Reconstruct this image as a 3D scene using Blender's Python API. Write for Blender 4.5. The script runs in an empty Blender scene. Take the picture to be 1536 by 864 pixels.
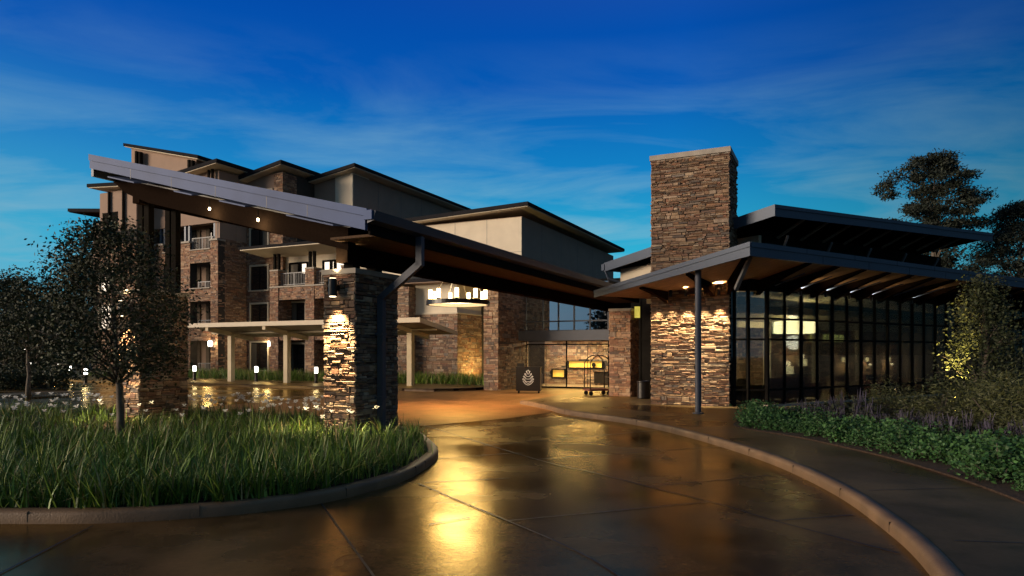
import bpy, math, random
from math import sin, cos, pi, sqrt, radians as R
from mathutils import Vector, Matrix
SC = bpy.context.scene
COL = SC.collection

# ------------------------------------------------------------------ camera
cd = bpy.data.cameras.new('camera'); cam = bpy.data.objects.new('camera', cd); COL.objects.link(cam)
cam.location = (0, 0, 1.9); cam.rotation_euler = (R(90), 0, 0)
cd.lens = 24; cd.sensor_width = 36; cd.shift_y = 0.0638; cd.clip_end = 3000; cd.clip_start = .05
SC.camera = cam

# ------------------------------------------------------------------ dusk sky
world = bpy.data.worlds.new('World'); SC.world = world; world.use_nodes = True
nt = world.node_tree; nt.nodes.clear()
def wn(t, **k):
    n = nt.nodes.new(t)
    for a, b in k.items(): setattr(n, a, b)
    return n
def wmath(op, a, b=None, clamp=False):
    n = wn('ShaderNodeMath', operation=op, use_clamp=clamp)
    for i, q in enumerate((a, b)):
        if q is None: continue
        if isinstance(q, (int, float)): n.inputs[i].default_value = q
        else: nt.links.new(q, n.inputs[i])
    return n.outputs[0]
def wmix(fac, a, b, mode='MIX'):
    n = wn('ShaderNodeMix', data_type='RGBA', blend_type=mode)
    for s, q in ((0, fac), (6, a), (7, b)):
        if isinstance(q, (int, float)): n.inputs[s].default_value = q
        elif isinstance(q, tuple): n.inputs[s].default_value = q
        else: nt.links.new(q, n.inputs[s])
    return n.outputs[2]
tc = wn('ShaderNodeTexCoord'); sep = wn('ShaderNodeSeparateXYZ'); nt.links.new(tc.outputs['Generated'], sep.inputs[0])
DX, DY, DZ = sep.outputs
ramp = wn('ShaderNodeValToRGB'); nt.links.new(DZ, ramp.inputs[0])
def set_ramp(r, stops):
    e = r.color_ramp.elements
    while len(e) > 1: e.remove(e[-1])
    e[0].position = stops[0][0]; e[0].color = (*stops[0][1], 1)
    for p, c in stops[1:]:
        q = e.new(p); q.color = (*c, 1)
set_ramp(ramp, [(0, (.11, .34, .43)), (.07, (.065, .38, .50)), (.14, (.022, .33, .49)), (.26, (.004, .16, .41)),
                (.36, (.0005, .075, .34)), (.46, (.0002, .048, .29)), (.56, (.0, .02, .09)), (1, (.0, .008, .02))])
# thin high cloud, drawn on a flat layer above the place
zz = wmath('ADD', wmath('MAXIMUM', DZ, 0.0), .09)
cx = wmath('DIVIDE', DX, zz); cy = wmath('DIVIDE', DY, zz)
comb = wn('ShaderNodeCombineXYZ'); nt.links.new(cx, comb.inputs[0]); nt.links.new(cy, comb.inputs[1])
mp = wn('ShaderNodeMapping'); nt.links.new(comb.outputs[0], mp.inputs[0])
mp.inputs['Rotation'].default_value = (0, 0, R(24)); mp.inputs['Scale'].default_value = (.95, 1.9, 1); mp.inputs['Location'].default_value = (3.1, 1.7, 0)
nz = wn('ShaderNodeTexNoise'); nt.links.new(mp.outputs[0], nz.inputs['Vector'])
nz.inputs['Scale'].default_value = 1.0; nz.inputs['Detail'].default_value = 7; nz.inputs['Roughness'].default_value = .58; nz.inputs['Distortion'].default_value = .6
cr = wn('ShaderNodeValToRGB'); nt.links.new(nz.outputs[0], cr.inputs[0]); set_ramp(cr, [(.42, (0, 0, 0)), (.80, (1, 1, 1))])
fade = wn('ShaderNodeValToRGB'); nt.links.new(DZ, fade.inputs[0]); set_ramp(fade, [(0, (.8, .8, .8)), (.18, (.95, .95, .95)), (.30, (.5, .5, .5)), (.42, (0, 0, 0))])
cf = wmath('MULTIPLY', wmath('MULTIPLY', cr.outputs[0], fade.outputs[0]), .85)
sky = wmix(cf, ramp.outputs[0], (.20, .37, .45, 1))
# low left sky is greyer, the right side darker
lf = wmath('MULTIPLY', wmath('MULTIPLY', wmath('SUBTRACT', wmath('MULTIPLY', DX, -1.0), .28), 1.5, ), wmath('SUBTRACT', .42, DZ), )
sky = wmix(wmath('MULTIPLY', lf, 1.6, True), sky, (.10, .21, .37, 1))
rf = wmath('SUBTRACT', 1.0, wmath('MULTIPLY', wmath('MULTIPLY', wmath('MAXIMUM', wmath('SUBTRACT', DX, .22), 0.0), 1.25), 1.0), True)
rc = wn('ShaderNodeCombineColor')
for i in range(3): nt.links.new(rf, rc.inputs[i])
sky = wmix(1.0, sky, rc.outputs[0], 'MULTIPLY')
# the half of the sky behind the camera: paler, a last glow on the left
SUN = Vector((-.955, -.27, .13)).normalized()
back = wmath('MULTIPLY', wmath('MAXIMUM', wmath('MULTIPLY', DY, -1.0), 0.0), 1.4, True)
sky = wmix(wmath('MULTIPLY', back, .85), sky, (.065, .115, .17, 1))
dt = wn('ShaderNodeVectorMath', operation='DOT_PRODUCT'); nt.links.new(tc.outputs['Generated'], dt.inputs[0]); dt.inputs[1].default_value = SUN
gl = wmath('POWER', wmath('MAXIMUM', dt.outputs['Value'], 0.0), 22.0)
glc = wn('ShaderNodeMix', data_type='RGBA', blend_type='ADD'); nt.links.new(gl, glc.inputs[0]); nt.links.new(sky, glc.inputs[6]); glc.inputs[7].default_value = (.42, .33, .27, 1)
nish = wn('ShaderNodeTexSky'); nish.sky_type = 'NISHITA'; nish.sun_disc = False
nish.sun_elevation = R(1.0); nish.sun_rotation = math.atan2(SUN.x, SUN.y); nish.air_density = 1.0; nish.dust_density = .6; nish.ozone_density = 3
bg1 = wn('ShaderNodeBackground'); nt.links.new(glc.outputs[2], bg1.inputs[0]); bg1.inputs[1].default_value = 1.0
bg2 = wn('ShaderNodeBackground'); nt.links.new(nish.outputs[0], bg2.inputs[0]); bg2.inputs[1].default_value = .004
ad = wn('ShaderNodeAddShader'); nt.links.new(bg1.outputs[0], ad.inputs[0]); nt.links.new(bg2.outputs[0], ad.inputs[1])
wo = wn('ShaderNodeOutputWorld'); nt.links.new(ad.outputs[0], wo.inputs[0])

# ------------------------------------------------------------------ after-glow: one soft sun, low, behind and left of the camera
sl = bpy.data.lights.new('sun', 'SUN'); so = bpy.data.objects.new('sun', sl); COL.objects.link(so)
sl.energy = 3.6; sl.angle = R(30); sl.color = (1.0, .80, .60)
so.rotation_euler = SUN.to_track_quat('Z', 'Y').to_euler()

vs = SC.view_settings
vs.view_transform = 'Standard'; vs.look = 'None'; vs.exposure = .4; vs.gamma = 1; vs.use_curve_mapping = False
cy_ = SC.cycles
cy_.max_bounces = 7; cy_.diffuse_bounces = 3; cy_.glossy_bounces = 4; cy_.transmission_bounces = 4; cy_.transparent_max_bounces = 14
cy_.caustics_reflective = False; cy_.caustics_refractive = False; cy_.sample_clamp_indirect = 4
cy_.use_denoising = True

# ------------------------------------------------------------------ materials
def newmat(name):
    m = bpy.data.materials.new(name); m.use_nodes = True
    t = m.node_tree; b = t.nodes['Principled BSDF']
    return m, t, b
def nd(t, ty, **k):
    n = t.nodes.new(ty)
    for a, b in k.items(): setattr(n, a, b)
    return n
def mat(name, col, rough=.6, metal=0., spec=.4, var=.15, scale=3., bump=0., bscale=40., island=0., stretch=None, col2=None, detail=4):
    m, t, b = newmat(name)
    tcn = nd(t, 'ShaderNodeTexCoord'); mpn = nd(t, 'ShaderNodeMapping'); t.links.new(tcn.outputs['Object'], mpn.inputs[0])
    if stretch: mpn.inputs['Scale'].default_value = stretch
    n = nd(t, 'ShaderNodeTexNoise'); t.links.new(mpn.outputs[0], n.inputs['Vector']); n.inputs['Scale'].default_value = scale; n.inputs['Detail'].default_value = detail
    r = nd(t, 'ShaderNodeValToRGB'); t.links.new(n.outputs[0], r.inputs[0])
    c2 = col2 or tuple(min(1, c * (1 + var)) for c in col)
    set_ramp(r, [(.3, tuple(c * (1 - var) for c in col)), (.7, c2)])
    out = r.outputs[0]
    if island:
        g = nd(t, 'ShaderNodeNewGeometry'); hv = nd(t, 'ShaderNodeHueSaturation')
        mr = nd(t, 'ShaderNodeMapRange'); t.links.new(g.outputs['Random Per Island'], mr.inputs[0])
        mr.inputs[3].default_value = 1 - island; mr.inputs[4].default_value = 1 + island
        t.links.new(mr.outputs[0], hv.inputs['Value']); t.links.new(out, hv.inputs['Color']); out = hv.outputs[0]
    t.links.new(out, b.inputs['Base Color'])
    b.inputs['Roughness'].default_value = rough; b.inputs['Metallic'].default_value = metal; b.inputs['Specular IOR Level'].default_value = spec
    if bump:
        n2 = nd(t, 'ShaderNodeTexNoise'); t.links.new(mpn.outputs[0], n2.inputs['Vector']); n2.inputs['Scale'].default_value = bscale; n2.inputs['Detail'].default_value = 5
        bp = nd(t, 'ShaderNodeBump'); bp.inputs['Strength'].default_value = bump; bp.inputs['Distance'].default_value = .02
        t.links.new(n2.outputs[0], bp.inputs['Height']); t.links.new(bp.outputs[0], b.inputs['Normal'])
    return m
def ledge(name, cols, bump=.5):
    m, t, b = newmat(name)
    g = nd(t, 'ShaderNodeNewGeometry'); r = nd(t, 'ShaderNodeValToRGB'); t.links.new(g.outputs['Random Per Island'], r.inputs[0])
    set_ramp(r, [(i / (len(cols) - 1), c) for i, c in enumerate(cols)])
    tcn = nd(t, 'ShaderNodeTexCoord')
    n = nd(t, 'ShaderNodeTexNoise'); t.links.new(tcn.outputs['Object'], n.inputs['Vector']); n.inputs['Scale'].default_value = 9; n.inputs['Detail'].default_value = 6
    mx = nd(t, 'ShaderNodeMix', data_type='RGBA', blend_type='MULTIPLY'); mx.inputs[0].default_value = .7
    r2 = nd(t, 'ShaderNodeValToRGB'); t.links.new(n.outputs[0], r2.inputs[0]); set_ramp(r2, [(.3, (.55, .52, .5)), (.7, (1.25, 1.2, 1.1))])
    t.links.new(r.outputs[0], mx.inputs[6]); t.links.new(r2.outputs[0], mx.inputs[7]); t.links.new(mx.outputs[2], b.inputs['Base Color'])
    n2 = nd(t, 'ShaderNodeTexNoise'); t.links.new(tcn.outputs['Object'], n2.inputs['Vector']); n2.inputs['Scale'].default_value = 35; n2.inputs['Detail'].default_value = 6
    bp = nd(t, 'ShaderNodeBump'); bp.inputs['Strength'].default_value = bump; bp.inputs['Distance'].default_value = .03
    t.links.new(n2.outputs[0], bp.inputs['Height']); t.links.new(bp.outputs[0], b.inputs['Normal'])
    b.inputs['Roughness'].default_value = .75; b.inputs['Specular IOR Level'].default_value = .3
    return m
def emit(name, col, s):
    m, t, b = newmat(name)
    b.inputs['Base Color'].default_value = (*[min(.8, c) for c in col], 1); b.inputs['Emission Color'].default_value = (*col, 1); b.inputs['Emission Strength'].default_value = s
    return m
def glass(name, tint, refl=.05, rough=.02, blend=.25):
    m, t, b = newmat(name); t.nodes.remove(b)
    tr = nd(t, 'ShaderNodeBsdfTransparent'); tr.inputs[0].default_value = (*tint, 1)
    gs = nd(t, 'ShaderNodeBsdfGlossy'); gs.inputs['Roughness'].default_value = rough; gs.inputs[0].default_value = (.9, .95, 1, 1)
    fr = nd(t, 'ShaderNodeFresnel'); fr.inputs[0].default_value = 1.5
    ma = nd(t, 'ShaderNodeMath', operation='MULTIPLY_ADD', use_clamp=True); t.links.new(fr.outputs[0], ma.inputs[0]); ma.inputs[1].default_value = .75; ma.inputs[2].default_value = refl
    ms = nd(t, 'ShaderNodeMixShader'); t.links.new(ma.outputs[0], ms.inputs[0]); t.links.new(tr.outputs[0], ms.inputs[1]); t.links.new(gs.outputs[0], ms.inputs[2])
    t.links.new(ms.outputs[0], t.nodes['Material Output'].inputs[0])
    return m
def wet(name, c1, c2, r1, r2, scale=.35, fine=18., bump=.12, spec=.8, film=(1, .79, .40)):
    m, t, b = newmat(name)
    tcn = nd(t, 'ShaderNodeTexCoord')
    n = nd(t, 'ShaderNodeTexNoise'); t.links.new(tcn.outputs['Object'], n.inputs['Vector']); n.inputs['Scale'].default_value = scale; n.inputs['Detail'].default_value = 6; n.inputs['Roughness'].default_value = .5; n.inputs['Distortion'].default_value = .15
    n3 = nd(t, 'ShaderNodeTexNoise'); t.links.new(tcn.outputs['Object'], n3.inputs['Vector']); n3.inputs['Scale'].default_value = fine; n3.inputs['Detail'].default_value = 6
    r = nd(t, 'ShaderNodeValToRGB'); t.links.new(n.outputs[0], r.inputs[0]); set_ramp(r, [(.35, c1), (.68, c2)])
    mx = nd(t, 'ShaderNodeMix', data_type='RGBA', blend_type='MULTIPLY'); mx.inputs[0].default_value = .5
    r4 = nd(t, 'ShaderNodeValToRGB'); t.links.new(n3.outputs[0], r4.inputs[0]); set_ramp(r4, [(.3, (.6, .6, .6)), (.7, (1.25, 1.25, 1.25))])
    t.links.new(r.outputs[0], mx.inputs[6]); t.links.new(r4.outputs[0], mx.inputs[7]); t.links.new(mx.outputs[2], b.inputs['Base Color'])
    n5 = nd(t, 'ShaderNodeTexNoise'); t.links.new(tcn.outputs['Object'], n5.inputs['Vector']); n5.inputs['Scale'].default_value = 1.4; n5.inputs['Detail'].default_value = 7; n5.inputs['Roughness'].default_value = .65
    r5 = nd(t, 'ShaderNodeValToRGB'); t.links.new(n5.outputs[0], r5.inputs[0]); set_ramp(r5, [(.36, (.45, .45, .45)), (.5, (.95, .95, .95)), (.68, (1.25, 1.2, 1.15))])
    mx5 = nd(t, 'ShaderNodeMix', data_type='RGBA', blend_type='MULTIPLY'); mx5.inputs[0].default_value = .8; t.links.new(mx.outputs[2], mx5.inputs[6]); t.links.new(r5.outputs[0], mx5.inputs[7]); t.links.new(mx5.outputs[2], b.inputs['Base Color'])
    rr = nd(t, 'ShaderNodeMapRange'); t.links.new(n.outputs[0], rr.inputs[0]); rr.inputs[1].default_value = .32; rr.inputs[2].default_value = .68; rr.inputs[3].default_value = r1; rr.inputs[4].default_value = r2
    b.inputs['Roughness'].default_value = .9; b.inputs['Specular IOR Level'].default_value = 0
    n2 = nd(t, 'ShaderNodeTexNoise'); t.links.new(tcn.outputs['Object'], n2.inputs['Vector']); n2.inputs['Scale'].default_value = 7; n2.inputs['Detail'].default_value = 8; n2.inputs['Roughness'].default_value = .7
    bp = nd(t, 'ShaderNodeBump'); bp.inputs['Strength'].default_value = bump; bp.inputs['Distance'].default_value = .01
    t.links.new(n2.outputs[0], bp.inputs['Height']); t.links.new(bp.outputs[0], b.inputs['Normal'])
    gs = nd(t, 'ShaderNodeBsdfGlossy'); gs.inputs[0].default_value = (*film, 1); t.links.new(rr.outputs[0], gs.inputs['Roughness']); t.links.new(bp.outputs[0], gs.inputs['Normal'])
    fr = nd(t, 'ShaderNodeFresnel'); fr.inputs[0].default_value = 1.33; t.links.new(bp.outputs[0], fr.inputs['Normal'])
    wr = nd(t, 'ShaderNodeMapRange'); t.links.new(n.outputs[0], wr.inputs[0]); wr.inputs[1].default_value = .36; wr.inputs[2].default_value = .66; wr.inputs[3].default_value = 1.0; wr.inputs[4].default_value = .72
    ml = nd(t, 'ShaderNodeMath', operation='MULTIPLY', use_clamp=True); t.links.new(fr.outputs[0], ml.inputs[0]); t.links.new(wr.outputs[0], ml.inputs[1])
    m2 = nd(t, 'ShaderNodeMath', operation='MULTIPLY', use_clamp=True); t.links.new(ml.outputs[0], m2.inputs[0]); m2.inputs[1].default_value = spec
    ms = nd(t, 'ShaderNodeMixShader'); t.links.new(m2.outputs[0], ms.inputs[0]); t.links.new(b.outputs[0], ms.inputs[1]); t.links.new(gs.outputs[0], ms.inputs[2])
    t.links.new(ms.outputs[0], t.nodes['Material Output'].inputs[0])
    return m

M = {}
STONES = [(.27, .165, .10), (.13, .095, .075), (.38, .26, .16), (.19, .105, .07), (.46, .34, .23), (.11, .09, .08), (.33, .18, .10), (.22, .19, .165), (.41, .28, .18), (.16, .10, .075), (.30, .15, .095), (.50, .39, .28)]
M['stone'] = ledge('ledge_stone', STONES)
M['stone_red'] = ledge('ledge_stone_russet', [(c[0] * 1.08, c[1] * .97, c[2] * .92) for c in STONES])
M['mortar'] = mat('dark_mortar', (.05, .04, .033), .9)
M['capstone'] = mat('limestone_cap', (.36, .31, .25), .7, bump=.2)
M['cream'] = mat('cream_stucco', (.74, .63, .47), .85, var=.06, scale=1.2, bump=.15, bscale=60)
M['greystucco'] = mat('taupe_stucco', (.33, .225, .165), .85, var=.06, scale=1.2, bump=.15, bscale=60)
M['trim'] = mat('pale_trim_paint', (.60, .50, .36), .6, var=.05)
M['post'] = mat('post_paint', (.50, .40, .24), .6, var=.08)
M['roof'] = mat('dark_metal_roof', (.026, .025, .027), .7, 0, spec=0, var=.1)
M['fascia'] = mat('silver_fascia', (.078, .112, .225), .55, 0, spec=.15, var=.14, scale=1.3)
M['fascia_dark'] = mat('slate_fascia', (.085, .105, .14), .5, .1, var=.06, scale=.8)
M['steel'] = mat('dark_bronze_steel', (.016, .014, .012), .7, 0, spec=0)
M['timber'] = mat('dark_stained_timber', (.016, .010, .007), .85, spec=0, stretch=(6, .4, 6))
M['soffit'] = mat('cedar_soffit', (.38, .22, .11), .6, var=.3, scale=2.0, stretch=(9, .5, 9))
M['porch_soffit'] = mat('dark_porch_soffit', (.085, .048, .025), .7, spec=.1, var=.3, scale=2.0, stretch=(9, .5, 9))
M['gutter'] = mat('blue_grey_gutter', (.075, .08, .10), .5, .1, var=.05)
M['rail'] = mat('grey_rail_paint', (.20, .195, .195), .5)
M['windowglass'] = mat('dark_window_glass', (.012, .013, .015), .04, 0, spec=.9, var=.1)
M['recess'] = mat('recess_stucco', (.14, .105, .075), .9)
M['clear'] = glass('lobby_glass', (.52, .52, .47), .06)
M['doorglass'] = glass('door_glass', (.86, .86, .82), .03)
M['mirror'] = glass('tinted_glass', (.05, .05, .05), .62, .01)
M['concrete'] = wet('wet_concrete', (.050, .027, .012), (.115, .064, .030), .10, .36, .42, spec=1.0, bump=.2)
M['walk'] = wet('wet_sidewalk', (.050, .031, .023), (.080, .052, .038), .2, .5, .35, spec=.6)
M['kerb'] = mat('kerb_concrete', (.175, .105, .055), .55, var=.25, scale=2.5, bump=.3, bscale=50)
M['joint'] = mat('joint_filler', (.018, .014, .011), .5)
M['pavers'] = wet('wet_brick_pavers', (.20, .085, .032), (.30, .13, .05), .3, .5, .5, 30, spec=.5)
M['ground'] = mat('lawn_soil', (.03, .035, .018), .95, var=.4, scale=.6)
M['mulch'] = mat('bark_mulch', (.045, .026, .015), .95, var=.5, scale=14, bump=.8, bscale=30)
M['grass'] = mat('strap_leaves', (.12, .215, .045), .5, spec=.35, var=.4, scale=.5, island=.85)
def straps(name):
    m, t, b = newmat(name); g = nd(t, 'ShaderNodeNewGeometry'); r = nd(t, 'ShaderNodeValToRGB'); t.links.new(g.outputs['Random Per Island'], r.inputs[0])
    set_ramp(r, [(0, (.036, .072, .010)), (.35, (.075, .145, .015)), (.7, (.15, .25, .025)), (.88, (.24, .31, .04)), (.93, (.30, .23, .08)), (1, (.36, .28, .12))])
    t.links.new(r.outputs[0], b.inputs['Base Color']); b.inputs['Roughness'].default_value = .5; b.inputs['Specular IOR Level'].default_value = .35
    return m
M['grass'] = straps('strap_leaves_mixed')
M['foliage'] = mat('dark_leaves', (.030, .038, .012), .7, var=.3, island=.5)
M['foliage2'] = mat('olive_leaves', (.055, .060, .018), .6, var=.3, island=.5)
M['pine'] = mat('pine_needles', (.018, .024, .014), .7, var=.3, island=.5)
M['shrubleaf'] = mat('fresh_shrub_leaves', (.040, .105, .026), .6, var=.3, island=.5)
M['salvia'] = mat('purple_grey_flowers', (.085, .072, .105), .7, var=.3, island=.4)
M['bark'] = mat('grey_bark', (.13, .105, .08), .9, var=.35, scale=10, bump=.6)
m_, t_, b_ = newmat('white_petals'); b_.inputs['Base Color'].default_value = (.88, .85, .76, 1); b_.inputs['Roughness'].default_value = .6
tl_ = nd(t_, 'ShaderNodeBsdfTranslucent'); tl_.inputs[0].default_value = (.9, .87, .78, 1); mx_ = nd(t_, 'ShaderNodeMixShader'); mx_.inputs[0].default_value = .45
t_.links.new(b_.outputs[0], mx_.inputs[1]); t_.links.new(tl_.outputs[0], mx_.inputs[2]); t_.links.new(mx_.outputs[0], t_.nodes['Material Output'].inputs[0]); M['petal'] = m_
M['lamp_warm'] = emit('warm_lamp_glass', (1, .80, .50), 9)
M['lamp_white'] = emit('white_lamp_glass', (1, .93, .80), 7)
M['lamp_candle'] = emit('candle_tubes', (1, .64, .24), 7)
M['lamp_dim'] = emit('ring_diffuser', (1, .70, .36), .8)
M['lamp_drum'] = emit('drum_shade', (1, .88, .50), 11)
M['lamp_shade'] = emit('lamp_shade_linen', (1, .82, .45), 2.0)
M['niche'] = emit('backlit_niche', (1, .50, .08), .55)
M['amber'] = emit('amber_glass', (.75, .62, .10), .5)
M['window_lit'] = emit('lit_panes', (.80, .82, .25), .9)
M['white'] = mat('white_print', (.8, .8, .8), .6, var=.02)
M['black'] = mat('black_lacquer', (.012, .009, .008), .35, var=.1)
M['brass'] = mat('dark_brass', (.30, .21, .12), .3, .8)
M['fabric'] = mat('tan_upholstery', (.30, .22, .14), .9, var=.1, scale=20)
M['fabric2'] = mat('red_brown_upholstery', (.13, .045, .03), .9, var=.1, scale=20)
M['curtain'] = mat('curtain_cloth', (.11, .095, .075), .9, var=.3, scale=2, stretch=(14, 1, .3))
M['floor'] = mat('lobby_floor', (.22, .16, .10), .35, var=.2)
M['plaster'] = mat('cream_plaster', (.60, .52, .38), .85, var=.04)

# ------------------------------------------------------------------ mesh helper
class MB:
    def __init__(s, off=(0, 0, 0)): s.v = []; s.f = []; s.off = Vector(off)
    def add(s, vv, ff):
        b = len(s.v); s.v += [Vector(p) - s.off for p in vv]; s.f += [tuple(i + b for i in q) for q in ff]; return s
    def hexa(s, p):   # p: 4 bottom ccw, 4 top ccw
        return s.add(p, [(3, 2, 1, 0), (4, 5, 6, 7), (0, 1, 5, 4), (1, 2, 6, 5), (2, 3, 7, 6), (3, 0, 4, 7)])
    def box(s, x0, x1, y0, y1, z0, z1):
        return s.hexa([(x0, y0, z0), (x1, y0, z0), (x1, y1, z0), (x0, y1, z0), (x0, y0, z1), (x1, y0, z1), (x1, y1, z1), (x0, y1, z1)])
    def slab(s, pts, th):   # pts: top corners (x,y,z) ccw, th: thickness down
        n = len(pts); bot = [(p[0], p[1], p[2] - th) for p in pts]
        return s.add(bot + list(pts), [tuple(range(n - 1, -1, -1)), tuple(range(n, 2 * n))] + [(i, (i + 1) % n, n + (i + 1) % n, n + i) for i in range(n)])
    def prism(s, poly, z0, z1):
        return s.slab([(p[0], p[1], z1) for p in poly], z1 - z0)
    def sheet(s, pts): return s.add(pts, [tuple(range(len(pts)))])
    def bar(s, a, b, w, h, up=(0, 0, 1)):
        a, b = Vector(a), Vector(b); d = (b - a).normalized(); u = Vector(up)
        r = d.cross(u)
        if r.length < 1e-4: r = d.cross(Vector((1, 0, 0)))
        r.normalize(); u = r.cross(d).normalized(); r *= w / 2; u *= h / 2
        return s.hexa([a - r - u, a + r - u, b + r - u, b - r - u, a - r + u, a + r + u, b + r + u, b - r + u])
    def tube(s, pts, rr, n=8, cap=True):
        pts = [Vector(p) for p in pts]; rings = []
        if isinstance(rr, (int, float)): rr = [rr] * len(pts)
        u = None; vv = []; ff = []
        for i, p in enumerate(pts):
            d = (pts[min(i + 1, len(pts) - 1)] - pts[max(i - 1, 0)]).normalized()
            if u is None:
                u = d.orthogonal().normalized()
            else:
                u = (u - d * u.dot(d)).normalized()
            w = d.cross(u)
            for k in range(n):
                a = 2 * pi * k / n; vv.append(p + (u * cos(a) + w * sin(a)) * rr[i])
        for i in range(len(pts) - 1):
            for k in range(n):
                k2 = (k + 1) % n; ff.append((i * n + k, i * n + k2, (i + 1) * n + k2, (i + 1) * n + k))
        if cap: ff += [tuple(range(n - 1, -1, -1)), tuple((len(pts) - 1) * n + k for k in range(n))]
        return s.add(vv, ff)
    def lathe(s, cx, cy, prof, n=24, cap=True):
        vv = []; ff = []
        for r, z in prof:
            for k in range(n):
                a = 2 * pi * k / n; vv.append((cx + r * cos(a), cy + r * sin(a), z))
        for i in range(len(prof) - 1):
            for k in range(n):
                k2 = (k + 1) % n; ff.append((i * n + k, i * n + k2, (i + 1) * n + k2, (i + 1) * n + k))
        if cap: ff += [tuple(range(n - 1, -1, -1)), tuple((len(prof) - 1) * n + k for k in range(n))]
        return s.add(vv, ff)
    def stone(s, p, ux, nn, w, h, rng, ch=(.05, .11), ln=(.18, .5), dp=(.012, .055), e=.02, bevel=False, hole=None):
        p = Vector(p); ux = Vector(ux); nn = Vector(nn); up = Vector((0, 0, 1)); z = 0
        flip = ux.cross(up).dot(nn) < 0
        while z < h - 1e-4:
            c = rng.uniform(*ch) * 1.9
            if z + c > h - ch[0] * .8: c = h - z
            x = -e - rng.uniform(0, ln[0])
            while x < w + e:
                l = rng.uniform(*ln) * 1.25; x0 = max(x, -e); x1 = min(x + l, w + e); x += l
                if x1 - x0 < .03: continue
                k = rng.choice((1, 2, 2, 2, 3)) if c > ch[0] * 2 else rng.choice((1, 1, 2))
                cuts = sorted([0, 1] + [(i + rng.uniform(.7, 1.3)) / (k + .0) if k > 1 else .5 for i in range(k - 1)])
                parts = []
                for fa, fb in zip(cuts, cuts[1:]):
                    fa, fb = min(fa, 1), min(fb, 1)
                    if fb - fa < .08: continue
                    za, zb = z + c * fa, z + c * fb
                    if x1 - x0 > ln[0] * 1.3 and rng.random() < .55:
                        q_ = x0 + (x1 - x0) * rng.uniform(.3, .7); parts += [(x0, q_, za, zb), (q_, x1, za, zb)]
                    else: parts.append((x0, x1, za, zb))
                for px0, px1, za, zb in parts:
                    if hole and any(px0 < hx1 and px1 > hx0 and za < hz1 and zb > hz0 for hx0, hx1, hz0, hz1 in hole): continue
                    d = rng.uniform(*dp); g = min(.007, (zb - za) * .07); j = min(.010, (zb - za) * .13)
                    q = lambda a, b, dd: p + ux * (a + rng.uniform(-j, j)) + up * (b + rng.uniform(-j, j)) + nn * dd
                    xa, xb, a0, b0 = px0 + g, px1 - g, za + g, zb - g
                    back = [p + ux * xa + up * a0 - nn * .01, p + ux * xb + up * a0 - nn * .01, p + ux * xb + up * b0 - nn * .01, p + ux * xa + up * b0 - nn * .01]
                    t = rng.uniform(-.012, .012) if bevel else 0
                    if bevel:
                        i = .010
                        mid = [q(xa, a0, d - .014), q(xb, a0, d - .014), q(xb, b0, d - .014 + t), q(xa, b0, d - .014 + t)]
                        fr = [q(xa + i, a0 + i, d), q(xb - i, a0 + i, d), q(xb - i, b0 - i, d + t), q(xa + i, b0 - i, d + t)]
                        rings = [back, mid, fr]
                    else:
                        rings = [back, [q(xa, a0, d), q(xb, a0, d), q(xb, b0, d), q(xa, b0, d)]]
                    ff = []
                    for r in range(len(rings) - 1):
                        for k2_ in range(4):
                            k2 = (k2_ + 1) % 4; ff.append((r * 4 + k2_, r * 4 + k2, r * 4 + 4 + k2, r * 4 + 4 + k2_))
                    L = (len(rings) - 1) * 4; ff.append((L, L + 1, L + 2, L + 3))
                    if flip: ff = [tuple(reversed(f)) for f in ff]
                    s.add([v for r in rings for v in r], ff)
            z += c
        return s

OFF = {}
def link(o): COL.objects.link(o); return o
def obj(name, mb, m, parent=None, smooth=False):
    me = bpy.data.meshes.new(name)
    off = OFF.get(parent.name, Vector()) if parent else Vector()
    if parent and parent.parent and parent.name not in OFF: off = OFF.get(parent.parent.name, Vector())
    me.from_pydata([tuple(v - off) for v in mb.v], [], mb.f); me.update()
    me.materials.append(M[m] if isinstance(m, str) else m)
    if smooth:
        for p in me.polygons: p.use_smooth = True
    o = bpy.data.objects.new(name, me); link(o)
    if parent: o.parent = parent
    return o
def tag(o, label, cat, group=None):
    o['label'] = label; o['category'] = cat
    if group: o['group'] = group
    return o
def thing(name, label, cat, loc, rot=0, group=None, off=None):
    o = bpy.data.objects.new(name, None); link(o); o.empty_display_size = .2
    o.location = loc; o.rotation_euler = (0, 0, rot); tag(o, label, cat, group)
    if off is not None: OFF[o.name] = Vector(off)
    return o
def struct(o): o['kind'] = 'structure'; return o
def stuff(o): o['kind'] = 'stuff'; return o
def copy_tree(o, parent=None):
    c = o.copy(); link(c)
    if parent: c.parent = parent
    for ch in list(o.children): copy_tree(ch, c)
    return c
def light(kind, loc, energy, col, parent=None, **k):
    l = bpy.data.lights.new('lamp_light', kind); l.energy = energy * 4.5; l.color = col
    rot = k.pop('rot', None); 
    for a, b in k.items(): setattr(l, a, b)
    o = bpy.data.objects.new('lamp_light', l); link(o); o.location = loc
    if rot is not None: o.rotation_euler = rot
    if parent: o.parent = parent
    return o
WARM = (1, .77, .43); WHITE = (1, .88, .70)
DOWN = (0, 0, 0); UP = (pi, 0, 0)

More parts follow.
